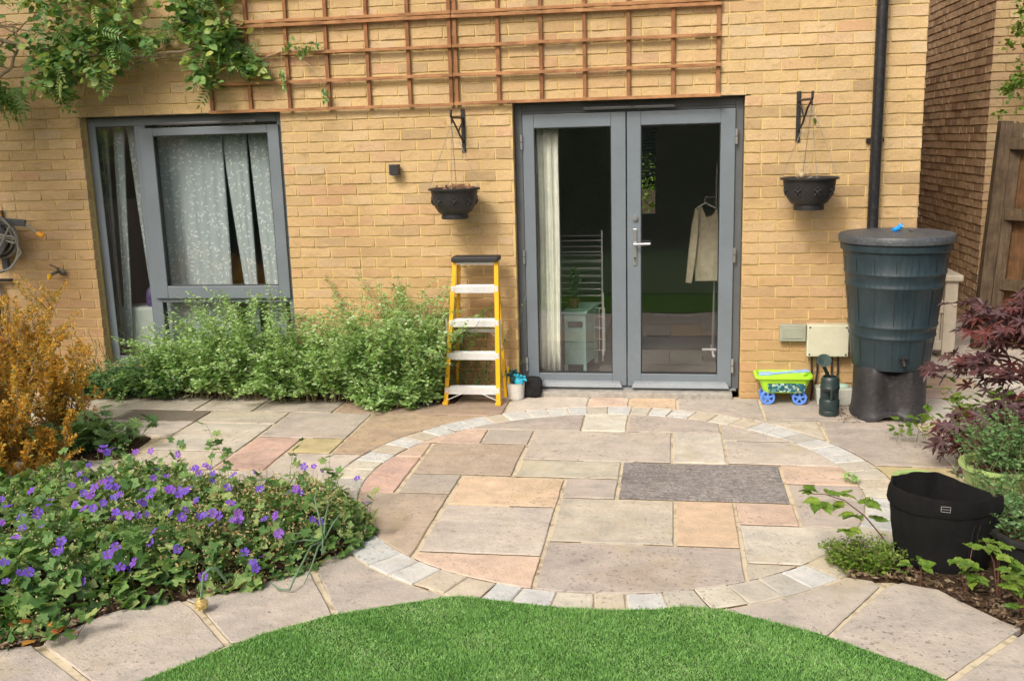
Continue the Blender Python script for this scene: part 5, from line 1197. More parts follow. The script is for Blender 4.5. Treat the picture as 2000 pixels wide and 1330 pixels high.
for s in (-1, 1):
    p = FB[s].lerp(FT[s], .03); q = FB[s].lerp(FT[s], .085); b.bar((p.x-s*.012, p.y+.002, .035), (q.x-s*.12, q.y+.002, .082), .004, .016, (0, -1, 0))
obj('step_brace', b, M_step, ld)
t = .53; p, q = RB[-1].lerp(RT[-1], t), RB[1].lerp(RT[1], t); b = MB(); b.bar((p.x, p.y-.016, .50), (q.x, q.y-.016, .50), .004, .022, (0, 0, 1)); b.box(p.x, q.x, p.y-.02, p.y-.012, .488, .512)
for s in (-1, 1):
    xx = p.x if s < 0 else q.x; b.bar((xx-s*.005, p.y-.02, .42), (xx-s*.075, p.y-.02, .495), .004, .016, (0, -1, 0))
obj('rear_brace', b, M_step, ld)
for s in (-1, 1):
    b = MB(); xf = FB[s].x+s*.022; b.bar((xf-s*.018, -.262, .33), (xf-s*.01, -.20, .60), .004, .014, (1, 0, 0)) if s > 0 else None; b.bar((xf-s*(.01 if s > 0 else .03), -.20, .60), (xf-s*.02, -.115, .36), .004, .014, (1, 0, 0)); obj('spreader', b, M_step, ld)
b = MB(); b.box(-1.196, -.868, -.235, -.09, zt, zt+.036); obj('top_cap', b, M_cap, ld, bevel=.008)
b = MB(); b.box(-1.165, -.9, -.205, -.20, zt-.02, zt); obj('top_bracket', b, M_step, ld)

# ------------------------------------------------------------------ bucket with gloves, black bundle
bu = thing('bucket', 'small white ribbed tub beside the ladder foot', 'bucket', (-.785, -.105, 0))
prof = [(.052, 0), (.055, .004)]+[(.056+.0012*(i % 2)+.0006*i, .012+.0095*i) for i in range(11)]+[(.064, .120), (.066, .122), (.0605, .122), (.055, .01), (0, .01)]
b = MB(); b.lathe(prof, (-.785, -.105, 0), 32, False); b.lathe([(0, .0), (.052, 0)], (-.785, -.105, 0), 32, False); obj('tub', b, worn('white_ribbed_plastic', (.66, .65, .60), .5, var=.1, da=.3), bu, smooth=True)
def glove(x, y, z, m, name, label, rz, parent_label=None):
    g_ = thing(name, label, 'glove', (x, y, z)); b = MB(); b.ball((x, y, z+.03), .030, 12, 9, (1.1, .6, 1.2)); obj('palm', b, m, g_, smooth=True)
    for k in range(5):
        a = -.9+.45*k; b = MB(); p = Vector((x, y, z+.045)); d = Vector((math.sin(a+rz), -.25+.2*math.cos(k*2), math.cos(a+rz)*.9)).normalized()
        b.tube([p+d*.012, p+d*.035, p+d*.052+Vector((0, -.008, -.004)), p+d*.062+Vector((0, -.016, -.012))], [.0095, .0095, .0085, .006], 8); obj('finger', b, m, g_, smooth=True)
glove(-.795, -.11, .115, M_teal, 'work_glove', 'dark teal gardening glove standing up in the white tub', -.2); glove(-.757, -.135, .10, M_cyan, 'work_glove', 'turquoise gardening glove on top of the white tub', .4)
glove(-.815, -.07, .12, M_teal, 'work_glove', 'dark glove at the back of the white tub beside the ladder', .1)
tw = thing('hand_tool', 'yellow handled hand tool leaning in the white tub', 'tool', (-.838, -.10, .11)); b = MB(); b.tube([(-.828, -.10, .05), (-.836, -.10, .15), (-.84, -.10, .235)], [.006, .010, .011], 8); obj('tool_handle', b, M_yelp, tw, smooth=True); b = MB(); b.tube([(-.828, -.10, .02), (-.828, -.10, .05)], .004, 6); obj('tool_shaft', b, M_chrome, tw)
b = MB(); b.ball((-.672, -.05, .07), .1, 26, 18, (1, 1, 1)); b.v = [(-.672+.068*math.copysign(abs((x+.672)/.1)**.45, x+.672), -.05+.045*math.copysign(abs((y+.05)/.1)**.5, y+.05), .075+.075*math.copysign(abs((z-.07)/.1)**.5, z-.07)) for x, y, z in b.v]
b.v = [(x+.006*noise.noise(Vector((x*30, y*30, z*30))), y+.012*noise.noise(Vector((x*22, y*22, z*22+5))), max(.0, z+.010*noise.noise(Vector((x*25, y*25+9, z*25))))) for x, y, z in b.v]
tag(obj('black_cloth', b, M_blackcloth, smooth=True), 'crumpled black cloth bundle against the left foot of the doors', 'cloth')

# ------------------------------------------------------------------ toy wagon
wg = thing('toy_wagon', 'small lime green and blue toy wagon under the grey wall box', 'toy wagon', (1.065, -.11, 0))
def tub(x0, x1, y0, y1, z, n=6, r=.04):
    P = []
    for cx, cy, a0 in ((x1-r, y1-r, 0), (x0+r, y1-r, PI/2), (x0+r, y0+r, PI), (x1-r, y0+r, 3*PI/2)):
        for i in range(n+1): a = a0+PI/2*i/n; P.append((cx+r*math.cos(a), cy+r*math.sin(a), z))
    return P
rings = [tub(.935, 1.205, -.18, -.045, .085), tub(.915, 1.225, -.195, -.03, .135), tub(.895, 1.24, -.205, -.02, .188), tub(.872, 1.256, -.222, -.008, .190), tub(.872, 1.256, -.222, -.008, .205), tub(.892, 1.238, -.206, -.02, .208), tub(.91, 1.222, -.195, -.03, .17), tub(.94, 1.20, -.175, -.05, .10)]
V = [p for r_ in rings for p in r_]; n = len(rings[0]); F = [tuple(range(n))[::-1], tuple((len(rings)-1)*n+i for i in range(n))]
for j in range(len(rings)-1): F += [(j*n+i, j*n+(i+1) % n, (j+1)*n+(i+1) % n, (j+1)*n+i) for i in range(n)]
b = MB(); b.add(V, F); obj('wagon_tub', b, M_lime, wg, smooth=True)
b = MB(); b.add([(.965, -.199, .096), (1.20, -.199, .096), (1.205, -.206, .155), (.955, -.206, .155), (1.09, -.209, .160), (.965, -.196, .096), (1.20, -.196, .096), (1.205, -.203, .155), (.955, -.203, .155), (1.09, -.205, .160)], [(0, 1, 2, 4, 3), (5, 8, 9, 7, 6)])
def sticker():
    m = mat('printed_sticker', rough=.4); v = N(m, 'TexVoronoi'); v.inputs['Scale'].default_value = 75; L(m, wpos(m), v.inputs['Vector'])
    r = ramp(m, v.outputs['Color'], [(.35, (.01, .10, .11)), (.5, (.02, .2, .18)), (.62, (.25, .55, .6)), (.72, (.7, .75, .45)), (.85, (.03, .12, .25))]); setc(m, r.outputs[0]); return m
obj('sticker', b, sticker(), wg)
for x in (.962, 1.172):
    for y in (-.165, -.05):
        w_ = MB()
        w_.lathe([(.047, -.010), (.050, -.006), (.050, .006), (.047, .010), (.036, .010), (.034, .004), (.034, -.004), (.036, -.010), (.047, -.010)], (0, 0, 0), 28, False)
        for k in range(5): a = 2*PI*k/5+.3; w_.bar((0.006*math.cos(a), .006*math.sin(a), 0), (.035*math.cos(a), .035*math.sin(a), 0), .014, .009, (0, 0, 1))
        w_.lathe([(0, -.009), (.012, -.009), (.012, .009), (0, .009)], (0, 0, 0), 14, False)
        w_.v = [(x+a, y-c, .050+b_) for a, b_, c in w_.v]; obj('wheel', w_, M_blue, wg, smooth=True)
b = MB()
for y in (-.165, -.05): pass
for x in (.962, 1.172): b.tube([(x, -.165, .05), (x, -.05, .05)], .006, 8); b.box(x-.012, x+.012, -.15, -.06, .05, .086)
obj('axle', b, M_blackpl, wg)
b = MB(); b.bar((.90, -.16, .214), (.985, -.165, .218), .065, .014, (0, 0, 1)); b.bar((.985, -.165, .216), (1.16, -.12, .222), .022, .014, (0, 0, 1)); b.bar((1.14, -.125, .222), (1.235, -.10, .224), .05, .012, (0, 0, 1)); obj('pull_handle', b, M_lblue, wg, bevel=.004)

# ------------------------------------------------------------------ watering can
wc = thing('watering_can', 'tall dark green watering can with an upright funnel rose beside the water butt', 'watering can', (1.33, -.40, 0))
b = MB(); b.lathe([(0, 0), (.055, 0), (.063, .008), (.064, .03), (.061, .036), (.064, .042), (.064, .10), (.058, .112), (.02, .114), (0, .114)], (1.33, -.40, 0), 32, False); obj('lower_tank', b, M_can, wc, smooth=True)
b = MB(); b.lathe([(0, .165), (.05, .165), (.060, .175), (.063, .19), (.060, .195), (.060, .235), (.054, .25), (.050, .258), (.045, .258), (.045, .24), (0, .235)], (1.33, -.40, 0), 32, False); obj('neck', b, M_can, wc, smooth=True)
b = MB(); b.lathe([(.058, .10), (.058, .18)], (1.33, -.40, 0), 32, False); b.v = [(x, y if y > -.40 else -.40+(y+.40)*.2, z) for x, y, z in b.v]; obj('back_tank', b, M_can, wc, smooth=True)
b = MB(); b.tube([(1.333, -.452, .10), (1.333, -.462, .13), (1.333, -.460, .17), (1.333, -.452, .195)], .0095, 10); obj('handle', b, M_can, wc, smooth=True)
b = MB(); b.tube([(1.33, -.37, .20), (1.315, -.36, .27), (1.30, -.365, .30), (1.285, -.385, .335)], [.016, .013, .012, .012], 12); obj('spout', b, M_can, wc, smooth=True)
b = MB(); b.lathe([(.010, 0), (.014, .01), (.045, .05), (.047, .055), (.044, .057), (.0, .012)], (0, 0, 0), 24, False)
ax = Vector((-.05, -.75, .66)).normalized(); qq = ax.to_track_quat('Z', 'Y'); b.v = [tuple(Vector((1.287, -.385, .335))+qq @ Vector(p)) for p in b.v]; obj('funnel_rose', b, worn('faded_green_plastic', (.05, .085, .08), .5, var=.3), wc, smooth=True)

# ------------------------------------------------------------------ water butt on stand
BX, BY = 1.705, -.355
ws = thing('water_butt_stand', 'dark grey plastic stand under the water butt', 'stand', (BX, BY, 0))
def wobs(a, r, z, j):
    sqc = (abs(math.cos(a))**4+abs(math.sin(a))**4)**-.25; rr = r*.95*(.55+.45*sqc); return rr, z
b = MB(); b.lathe([(.0, .0), (.245, .0), (.247, .02), (.242, .035), (.237, .06), (.233, .12), (.232, .20), (.232, .28), (.232, .345), (.225, .352), (.0, .352)], (BX, BY, 0), 64, False, wobs)
V2 = []
for x, y, z in b.v:
    a = math.atan2(y-BY, x-BX); f = math.exp(-((a+PI/2+.08)/.36)**4); r_ = math.hypot(x-BX, y-BY)
    if r_ > .1:
        k_ = 1-f*(.26 if z > .05 else .10); x, y = BX+(x-BX)*k_, BY+(y-BY)*k_
        if z > .3: z -= .06*f
        if z < .03: z += .035*f
    V2.append((x, y, z))
b.v = V2; obj('stand_body', b, M_stand, ws, smooth=True)
wb = thing('water_butt', 'tall dark green barrel shaped water butt with a grey lid', 'water butt', (BX, BY, .34))
b = MB(); prof = [(0, .325), (.20, .325), (.232, .335), (.240, .36)]
def body_r(z): t = (z-.36)/(1.08-.36); return .240+(.318-.240)*t
for z in (.42, .50): prof.append((body_r(z), z))
for zc in (.545, .615, .865, .945):
    prof += [(body_r(zc-.012), zc-.012), (body_r(zc)+.005, zc-.005), (body_r(zc)+.005, zc+.005), (body_r(zc+.012), zc+.012)]
prof = sorted(prof, key=lambda q: (q[1], q[0])); prof += [(.315, 1.05), (.318, 1.075), (.333, 1.085), (.335, 1.125), (.30, 1.126)]
b.lathe(prof, (BX, BY, 0), 72, False); obj('barrel', b, M_butt, wb, smooth=True)
for k in range(15):
    a = -PI+2*PI*k/15+.13; b = MB()
    for z0, z1 in ((.38, .53), (.63, .85), (.96, 1.04)):
        r0, r1 = body_r(z0)+.0006, body_r(z1)+.0006; b.bar((BX+r0*math.cos(a), BY+r0*math.sin(a), z0), (BX+r1*math.cos(a), BY+r1*math.sin(a), z1), .0035, .0025, (math.cos(a), math.sin(a), 0))
    obj('stave_seam', b, M_gasket if k % 2 else M_can, wb)
b = MB(); b.lathe([(.338, 1.128), (.347, 1.132), (.349, 1.165), (.342, 1.178), (.325, 1.182), (.315, 1.176), (.20, 1.195), (.0, 1.203)], (BX, BY, 0), 64, False); obj('lid', b, M_lid, wb, smooth=True)
b = MB(); b.box(BX+.045, BX+.10, BY-.09, BY-.075, 1.195, 1.206); b.box(BX+.055, BX+.065, BY-.14, BY-.05, 1.192, 1.206); obj('lid_clip', b, M_lid, wb)
b = MB(); b.tube([(BX+.02, BY-.235, .405), (BX+.02, BY-.285, .405), (BX+.02, BY-.30, .385)], .011, 10); b.tube([(BX+.02, BY-.27, .41), (BX+.02, BY-.27, .432)], .008, 8); b.bar((BX-.008, BY-.27, .435), (BX+.048, BY-.27, .435), .012, .008); b.tube([(BX+.02, BY-.232, .405), (BX+.02, BY-.246, .405)], .024, 16); obj('tap', b, M_blackpl, wb, smooth=True)
bt = thing('blue_toy', 'small bright blue plastic piece lying on the water butt lid', 'toy', (BX-.01, BY-.08, 1.2)); b = MB(); b.tube([(BX-.045, BY-.10, 1.205), (BX-.01, BY-.08, 1.214), (BX+.01, BY-.07, 1.232)], [.013, .017, .012], 10); b.ball((BX+.005, BY-.08, 1.228), .017, 10, 8); obj('toy_body', b, M_bright, bt, smooth=True)
b = MB(); b.ball((BX+.013, BY-.093, 1.227), .005, 8, 6); obj('toy_tip', b, M_camw, bt, smooth=True)

# ------------------------------------------------------------------ passage, neighbour, fence, bench
nh = thing('neighbour_house', 'brown brick neighbouring house corner beyond the passage at the right', 'house', (3.1, 2.65, 0))
b = MB(); b.box(3.1+e, 9, 2.65+e, 9, -.1, 5.2); nw = obj('wall', b, M_mortar2, nh)
brickwork(nw, (3.1, 9, 0), -PI/2, .0, 6.35, .0, 5.2, [], M_brick2, 300, phase=.09, seed=9)
nf = MB()
# front face of the neighbour (lighter bricks)
brickwork(nw, (3.1, 2.65, 0), 0, .0, 3.0, .0, 5.2, [], M_brick, 0, phase=.0, seed=11)
fn = thing('wooden_fence', 'weathered brown wooden fence at the right edge beside the neighbouring house', 'fence', (3.2, 1.6, 0))
b = MB(); b.bar((2.855, 1.72, -.02), (2.955, 1.72, 1.86), .095, .10, (0, 1, 0)); obj('fence_post', b, M_fence, fn, bevel=.006)
b = MB(); b.bar((2.95, 1.68, -.02), (3.045, 1.70, 1.84), .085, .03, (0, 1, 0)); obj('fence_post', b, M_fence, fn, bevel=.004)
for z in (.55, 1.12, 1.68):
    b = MB(); b.bar((2.99, 1.68, z), (3.95, .80, z-.02), .04, .09, (0, 0, 1)); obj('fence_rail', b, M_fence, fn, bevel=.004)
for i in range(9):
    t0, t1 = i/9+.003, (i+1)/9-.003; p = Vector((3.02, 1.72, 0)); q = Vector((3.98, .84, 0)); o_ = Vector((.02, .02, 0))*(1+i % 2*.6); a_ = p.lerp(q, t0)+o_; c_ = p.lerp(q, t1)+o_; n_ = Vector((.012, .012, 0)); zt_ = 1.72+rnd.uniform(-.01, .01)
    b = MB(); b.hexa([a_+Vector((0, 0, .03)), c_+Vector((0, 0, .03)), c_+n_+Vector((0, 0, .03)), a_+n_+Vector((0, 0, .03))], [a_+Vector((0, 0, zt_)), c_+Vector((0, 0, zt_)), c_+n_+Vector((0, 0, zt_)), a_+n_+Vector((0, 0, zt_))]); obj('fence_board', b, M_fenceb, fn)
bn = thing('garden_bench', 'beige painted wooden bench end with arm rest in the passage behind the water butt', 'bench', (2.3, 1.3, 0))
bx1, byf = 2.575, 1.35
b = MB(); b.box(bx1-.10, bx1, byf, byf+.06, 0, .62); b.add([], []); obj('leg', b, M_bench, bn, bevel=.008)
b = MB(); b.box(1.98, 2.06, byf, byf+.06, 0, .60); obj('leg', b, M_bench, bn, bevel=.008)
for x in (1.98, bx1-.08):
    b = MB(); b.box(x, x+.08, byf+.55, byf+.61, 0, .95); obj('leg', b, M_bench, bn, bevel=.008)
b = MB(); b.box(2.42, bx1+.03, byf-.03, byf+.6, .62, .675); obj('arm_rest', b, M_bench, bn, bevel=.015)
b = MB(); b.box(1.96, 2.10, byf-.03, byf+.6, .62, .675); obj('arm_rest', b, M_bench, bn, bevel=.015)
b = MB(); b.box(2.06, bx1-.10, byf+.005, byf+.05, .36, .44); obj('seat_rail', b, M_bench, bn, bevel=.006)
b = MB(); b.box(2.06, bx1-.10, byf+.005, byf+.05, .06, .14); obj('bottom_rail', b, M_bench, bn, bevel=.006)
for i in range(5):
    b = MB(); x = 2.065+.10*i; b.box(x, x+.094, byf+.02, byf+.04, .14, .36); obj('front_board', b, M_bench, bn, bevel=.003)
for i in range(5):
    b = MB(); y = byf+.04+.11*i; b.box(2.0, bx1-.02, y, y+.10, .44, .462); obj('seat_slat', b, M_bench, bn, bevel=.004)
for i in range(6):
    b = MB(); x = 2.04+.095*i; b.box(x, x+.08, byf+.56, byf+.58, .50, .92); obj('back_slat', b, M_bench, bn, bevel=.004)
iv = thing('ivy', 'green and yellow ivy sprays on the neighbour wall at the top right corner', 'ivy', (3.5, 2.15, 2.2))
P = []; D = []; S = []; b = MB()
for (x, z, s, n) in ((3.13, 2.60, .06, 45), (3.17, 2.76, .06, 50), (3.05, 2.48, .03, 14), (3.08, 2.12, .06, 45), (3.17, 2.2, .08, 70), (3.02, 1.93, .03, 14), (3.25, 2.9, .12, 110), (3.3, 2.4, .12, 110), (3.3, 2.0, .12, 90)):
    for i in range(n): P.append((rnd.gauss(x, s*.6), 2.12+rnd.gauss(0, .05), rnd.gauss(z, s*.6))); D.append((rnd.gauss(0, 1), rnd.gauss(-.4, .4), rnd.gauss(-.3, .8))); S.append(rnd.uniform(.03, .06))
leaves('foliage', P, D, S, T_wide, M_bramble, iv)
for z in (2.0, 2.3, 2.6, 2.8): b.tube(curve((3.4, 2.15, z), (-1, -.05, .1), .35, 6, .12), .003, 4)
b.tube([(3.05, 2.14, 2.2), (2.9, 2.12, 2.14), (2.76, 2.1, 2.07)], .002, 4); obj('stems', b, M_stemg, iv, kind='stuff')

# ------------------------------------------------------------------ japanese maple
mp = thing('japanese_maple', 'japanese maple with purple red pointed leaves at the right edge', 'maple', (2.25, -1.25, .0))
mo = root_org(mp); tips = []
trunk = MB(); trunk.tube([(2.30, -1.2, .0), (2.27, -1.2, .25), (2.25, -1.18, .45), (2.28, -1.15, .7)], [.022, .018, .015, .010], 8); obj('trunk', trunk, M_redstem, mp, smooth=True)
targets = [((1.93, -1.05, .86), 1), ((1.88, -1.15, .82), 1), ((1.95, -1.2, .74), 1), ((1.90, -1.25, .62), .9), ((1.82, -1.3, .56), 1), ((1.72, -1.35, .52), 1.), ((1.98, -1.3, .50), 1), ((2.12, -1.2, .9), 1.3), ((2.25, -1.3, .95), 1.3), ((2.10, -1.35, .75), 1.3), ((2.2, -1.4, .6), 1.2),
           ((1.86, -1.4, .26), 1.2), ((1.75, -1.42, .16), 1.2), ((1.95, -1.5, .30), 1.2), ((2.05, -1.5, .22), 1.2), ((1.68, -1.42, .15), .7), ((2.12, -1.6, .36), 1.2), ((2.3, -1.0, .8), 1.2), ((2.05, -1.45, .40), 1.0), ((1.9, -1.55, .12), 1.0), ((2.2, -1.55, .12), 1), ((1.78, -1.5, .10), 1.), ((1.86, -1.62, .20), 1.), ((2.0, -1.68, .16), 1.1), ((2.1, -1.7, .30), 1.1), ((1.72, -1.38, .22), .8)]
nl = 0
for (tx, w_) in targets:
    e1 = Vector(tx); s0 = Vector((2.27, -1.19, min(.65, max(.15, e1.z-.1)))); mid = s0.lerp(e1, .5)+Vector((0, 0, .05)); b = MB()
    c = [s0.lerp(mid, t/4).lerp(mid.lerp(e1, t/4), t/4)+Vector((rnd.gauss(0, .005), rnd.gauss(0, .005), rnd.gauss(0, .005))) for t in range(5)]; b.tube(c, [.007, .006, .0045, .003, .0015], 5)
    for i in range(int(14*w_)):
        t = rnd.uniform(.45, 1.0); q, dd = along(c, min(t, .999)); off = Vector((rnd.gauss(0, .045), rnd.gauss(0, .07), rnd.gauss(0, .035))); q2 = q+off; b.tube([q, q2], .0012, 3, False)
        o = bpy.data.objects.new('leaf', LM_maple[rnd.randrange(5)]); COL.objects.link(o); o.parent = mp; o.location = q2-mo
        dv = Vector((rnd.gauss(-.7, .5), rnd.gauss(-.5, .5), rnd.gauss(-.5, .25))); ee = dv.to_track_quat('X', 'Z').to_euler(); o.rotation_euler = (ee.x+rnd.gauss(0, .35), ee.y, ee.z); o.scale = (rnd.uniform(.055, .092),)*3; nl += 1
    obj('branch', b, M_redstem, mp, smooth=True)
for i, (x, y, z) in enumerate(((1.90, -1.25, .45), (2.10, -1.4, .42), (2.12, -1.35, .35))):
    t = thing('bramble_shoot', ('green shoot with rounded leaves poking out under the maple by the bench', 'dark green shoot between the maple branches near the right edge', 'green shoot low inside the maple at the right edge')[i], 'bramble', (x, y, .02), group='green shoots among the maple branches')
    for k in range(4): sprig(t, (x+rnd.gauss(0, .03), y+rnd.gauss(0, .03), z-.25), (rnd.gauss(-.2, .4), rnd.gauss(-.2, .3), 1), .26, 6, .055, None, None, M_stemg, indiv=True, meshes=LM_bram)
t = thing('bramble_shoot', 'bright yellow green sprig of leaves beside the foot of the water butt stand', 'bramble', (1.72, -1.0, .02), group='green shoots among the maple branches')
for k in range(5): sprig(t, (1.70+rnd.gauss(0, .05), -.98+rnd.gauss(0, .04), .02), (rnd.gauss(-.1, .5), rnd.gauss(-.3, .3), 1), .15, 5, .045, None, None, M_stemg, indiv=True, meshes=LM_bram)
t = thing('bramble_shoot', 'green leafy sprig under the maple between the butt stand and the right edge', 'bramble', (1.92, -.95, .02), group='green shoots among the maple branches')
for k in range(5): sprig(t, (1.90+rnd.gauss(0, .05), -.95+rnd.gauss(0, .04), .02), (rnd.gauss(-.1, .4), rnd.gauss(-.3, .3), 1), .24, 5, .06, None, None, M_stemg, indiv=True, meshes=LM_bram)

# pots and bag -------------------------------------------------------------
def pot(name, label, cat, x, y, r, h, m, lip=.012, soil=True):
    t = thing(name, label, cat, (x, y, 0)); b = MB(); b.lathe([(0, .01), (r*.78, .01), (r*.96, h-.03), (r, h-.03), (r+lip, h-.02), (r+lip, h-.004), (r, h), (r-.016, h-.004), (r-.02, h-.04), (0, h-.045)], (x, y, 0), 40, False); obj('pot_body', b, m, t, smooth=True)
    if soil: b = MB(); b.lathe([(r-.02, h-.035), (r*.5, h-.028), (.001, h-.025)], (x, y, 0), 20, False); obj('compost', b, M_soil, t)
    return t
p1 = pot('plant_pot', 'pale lime green round pot under the maple behind the black bag', 'pot', 1.875, -1.98, .17, .22, M_limepot)
p2 = pot('plant_pot', 'lime green pot rim just behind the left rim of the black bag', 'pot', 1.40, -2.42, .105, .29, M_limepot)
p3 = pot('plant_pot', 'black round plant pot at the right edge beside the grow bag', 'pot', 1.80, -2.78, .19, .20, M_blackpl)
for (x, y, h, sp, n, l, lab) in ((1.97, -1.95, .20, .18, 110, .28, 'twiggy green plant filling the lime green pot'), (1.92, -2.30, .03, .24, 90, .36, 'bushy grey green low plant behind the black grow bag'), (2.15, -2.35, .03, .15, 40, .34, 'dark green plant at the right edge above the black pot'), (1.80, -2.76, .15, .12, 34, .20, 'dark plant growing in the black round pot at the right edge')):
    t = thing('leafy_plant', lab, 'plant', (x, y, h)); P = []; D = []; S = []; b = MB()
    for i in range(n*2):
        c = curve((x+rnd.gauss(0, sp*.5), y+rnd.gauss(0, sp*.5), h), (rnd.gauss(0, .6), rnd.gauss(-.1, .6), .8), l*rnd.uniform(.5, 1.1), 6, .15); b.tube(c, .0014, 3, False)
        for j in range(24): q, dd = along(c, rnd.uniform(.1, .999)); P.append(q); a = rnd.uniform(0, 2*PI); D.append((math.cos(a), math.sin(a), .4)); S.append(rnd.uniform(.012, .03))
    leaves('foliage', P, D, S, T_oval, M_leafB, t); obj('stems', b, M_stem, t, kind='stuff')
GX, GY = 1.425, -2.74
gb = thing('grow_bag', 'open black felt grow bag with folded rim standing on the right bed', 'grow bag', (GX, GY, 0))
def wobb(a, r, z, j):
    n_ = noise.noise(Vector((math.cos(a)*1.3, math.sin(a)*1.3, z*3+2))); n2 = noise.noise(Vector((math.cos(a)*4, math.sin(a)*4, z*7)))
    zz = z+(z/.36)*(.028*math.sin(a+.4)-.018*math.cos(a)+.012*n2) if z > .05 else z
    cr = .022*math.sin(11*a+14*z+2.5*math.sin(3*a))*noise.noise(Vector((a*1.1, z*5, 4)))*2; zq = .018*abs(math.sin(z*42+1.3*math.sin(2*a+1)))*(.3 < z/.36 < .8)
    return r*(1+.17*n_*(z/.36)+.06*n2*(.25+z/.36)+cr-zq)*(1+.10*math.cos(a)**2*(z/.36)), zz
b = MB(); b.lathe([(0, .005), (.165, .005), (.178, .02), (.181, .05), (.184, .08), (.186, .11), (.188, .14), (.190, .17), (.193, .20), (.196, .23), (.199, .26), (.200, .285), (.207, .284), (.212, .30), (.211, .35), (.207, .368), (.200, .368), (.194, .35), (.186, .22), (.172, .05), (0, .04)], (GX, GY, 0), 96, False, wobb); BAGS = .54; b.v = [(x, GY+(y-GY)*BAGS*(1-.55*min(1, z/.36)*min(1, max(0, (x-GX)/.2))), z-.05*(z/.36)**2*max(0, min(1, (x-GX+.05)/.25))*(1 if y > GY else .35)) for x, y, z in b.v]; obj('bag_body', b, M_bag, gb, smooth=True)
a0 = -PI/2-.12; b = MB()
for (r_, z, d0, d1, z1) in ((.2165, .318, -.10, .06, .342),):
    V = []
    for a, z_ in ((a0+d0, z), (a0+d1, z), (a0+d1, z1), (a0+d0, z1)):
        rr, zz = wobb(a, r_, z_, 0); V.append(Vector((GX+(rr)*math.cos(a), GY+(rr)*math.sin(a)*BAGS, zz)))
    for i in range(4): b.tube([V[i], V[(i+1) % 4]], .0010, 4, False)
    b.tube([V[0].lerp(V[3], .5), V[1].lerp(V[2], .5)], .0008, 4, False)
obj('sewn_label', b, M_label, gb)
b = MB()
for aa in (-PI/2+.42, -PI/2+.55):
    Q = []
    for i in range(8):
        z = .10+.16*i/7; rr, zz = wobb(aa, .1865+(.2005-.1865)*(z-.12)/.165+.0025, z, 0); Q.append((GX+rr*math.cos(aa), GY+rr*math.sin(aa)*BAGS, zz))
    b.tube(Q, .0022, 5, False)
obj('side_strap', b, M_blackcloth, gb)
# small bush and brambles near the bag
stem_bush('small_bush', 'small dense bright green bush at the left foot of the black bag', 'bush', 1.10, -2.79, .115, .09, .155, 70, 42, M_bramble, (.012, .022), T_wide, 0, None, .7, ymax=9, start=.05)
bm = thing('bramble', 'arching bramble cane with serrated green leaves reaching over the patio', 'bramble', (1.24, -2.62, .02)); bo = root_org(bm)
c = [(1.25, -2.64, .02), (1.20, -2.66, .10), (1.12, -2.68, .20), (1.03, -2.70, .275), (.95, -2.70, .30), (.885, -2.70, .30)]; b = MB(); b.tube(c, [.004, .0035, .003, .0025, .002, .0015], 6); obj('cane', b, M_redstem, bm, smooth=True)
def leafset(root, pts, meshes, ro):
    for (x, y, z, s, az, tilt) in pts:
        for k, da in enumerate((-.95, 0, .95)):
            o = bpy.data.objects.new('leaf', meshes[rnd.randrange(len(meshes))]); COL.objects.link(o); o.parent = root; o.location = Vector((x, y, z))-ro
            o.rotation_euler = (rnd.gauss(0, .25)+tilt*.2, rnd.gauss(.1, .15), az+da); o.scale = (s*(1.5 if k == 1 else 1.25),)*3
leafset(bm, [(.895, -2.70, .315, .045, 1.9, 0), (.93, -2.72, .275, .06, -2.0, .6), (.90, -2.69, .30, .03, 3.1, 0), (.96, -2.69, .30, .045, .4, .2), (1.02, -2.68, .29, .05, .8, .2), (1.07, -2.74, .225, .055, -2.4, .7), (1.02, -2.72, .255, .05, 2.9, .5), (1.12, -2.66, .25, .06, .5, .2), (1.04, -2.76, .17, .05, -1.6, .8), (1.17, -2.64, .17, .045, .6, .4)], LM_bram, bo)
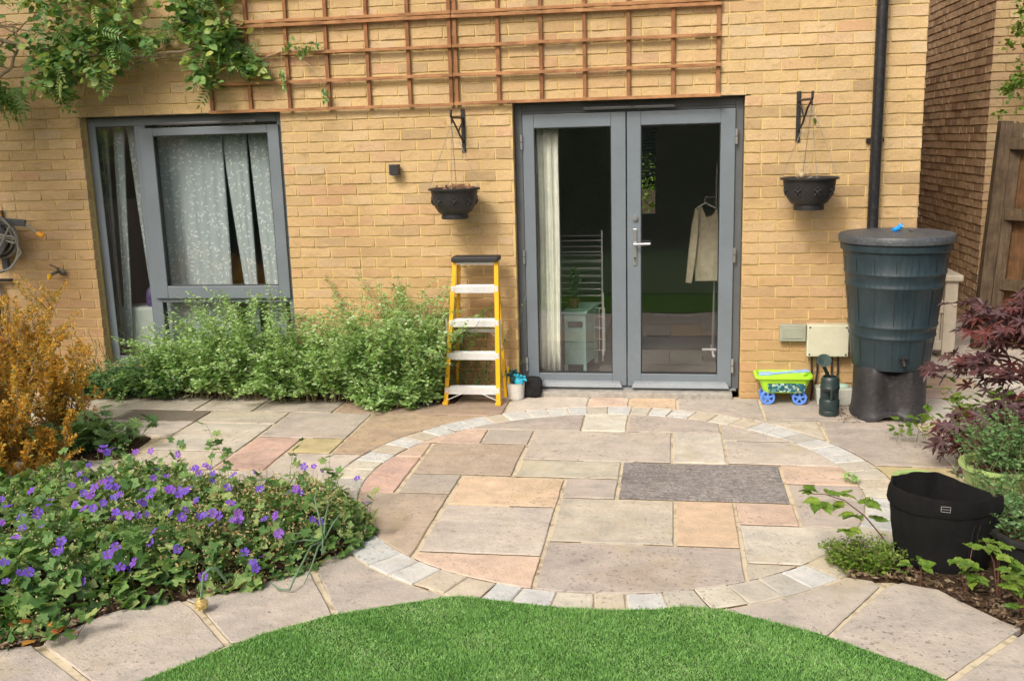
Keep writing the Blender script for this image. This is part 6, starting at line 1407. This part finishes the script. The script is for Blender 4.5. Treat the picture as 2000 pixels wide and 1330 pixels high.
for i, (x, y, z, n, lab) in enumerate(((1.30, -2.92, .02, 3, 'tiny bramble seedling on the bark directly in front of the black bag'), (1.45, -3.0, .02, 7, 'bramble cluster of fresh green leaves in front of the bag right side'), (1.56, -3.02, .05, 6, 'bramble stem with green leaves leaning over the black pot'), (1.60, -3.22, .02, 9, 'lowest bramble clump of green leaves at the bottom right edge'), (1.72, -3.2, .02, 7, 'bramble leaves cut by the right edge of the photo'))):
    t = thing('bramble_clump', lab, 'bramble', (x, y, .0), group='bramble clumps on the right bed'); ro = root_org(t); b = MB(); pts = []
    for k in range(n):
        q = Vector((x+rnd.gauss(0, .05), y+rnd.gauss(0, .035), z+rnd.uniform(.05, .05+.02*n))); b.tube([(x, y, 0), (x+(q.x-x)*.4, y+(q.y-y)*.4, q.z*.7), q], .0018, 4, False); pts.append((q.x, q.y, q.z, rnd.uniform(.032, .052), rnd.uniform(0, 6.28), .4))
    obj('cane', b, M_redstem, t); leafset(t, pts, LM_bram, ro)

# weeds and moss tufts in the joints
def tuft(x, y, label, s=.03):
    t = thing('weed', label, 'weed', (x, y, 0), group='small weeds in the paving joints'); P = [(x+rnd.gauss(0, s*.3), y+rnd.gauss(0, s*.3), rnd.uniform(0, s*.5)) for _ in range(26)]
    leaves('foliage', P, [(rnd.gauss(0, 1), rnd.gauss(0, 1), .7) for _ in P], [rnd.uniform(.4, 1)*s*.6 for _ in P], T_oval, M_leafA, t, kind='stuff')
tuft(-2.90, -.20, 'small green weed at the foot of the window shrubs on the upper slab joint', .07); tuft(1.25, -1.72, 'weed growing at the ring edge left of the black bag', .08)

leaves('foliage', FRONT[1], rng.normal(0, 1, (1500, 3)), rng.uniform(.05, .1, 1500), T_quad, M_bramble, FRONT[0])
# hedge closing the garden behind the camera
he = thing('garden_hedge', 'dark green hedge closing the lawn opposite the house, seen reflected in the doors', 'hedge', (0, -11.5, 0))
P = np.stack([rng.uniform(-9, 9, 16000), -11.2+rng.normal(0, .12, 16000), rng.uniform(0, 3.0, 16000)], 1); Dd = rng.normal(0, 1, (16000, 3)); leaves('foliage', P, Dd, rng.uniform(.08, .16, 16000), T_quad, M_hedge, he)
b = MB(); b.box(-9, 9, -12.2, -11.25, 0, 2.85); obj('hedge_core', b, M_hedge, he)
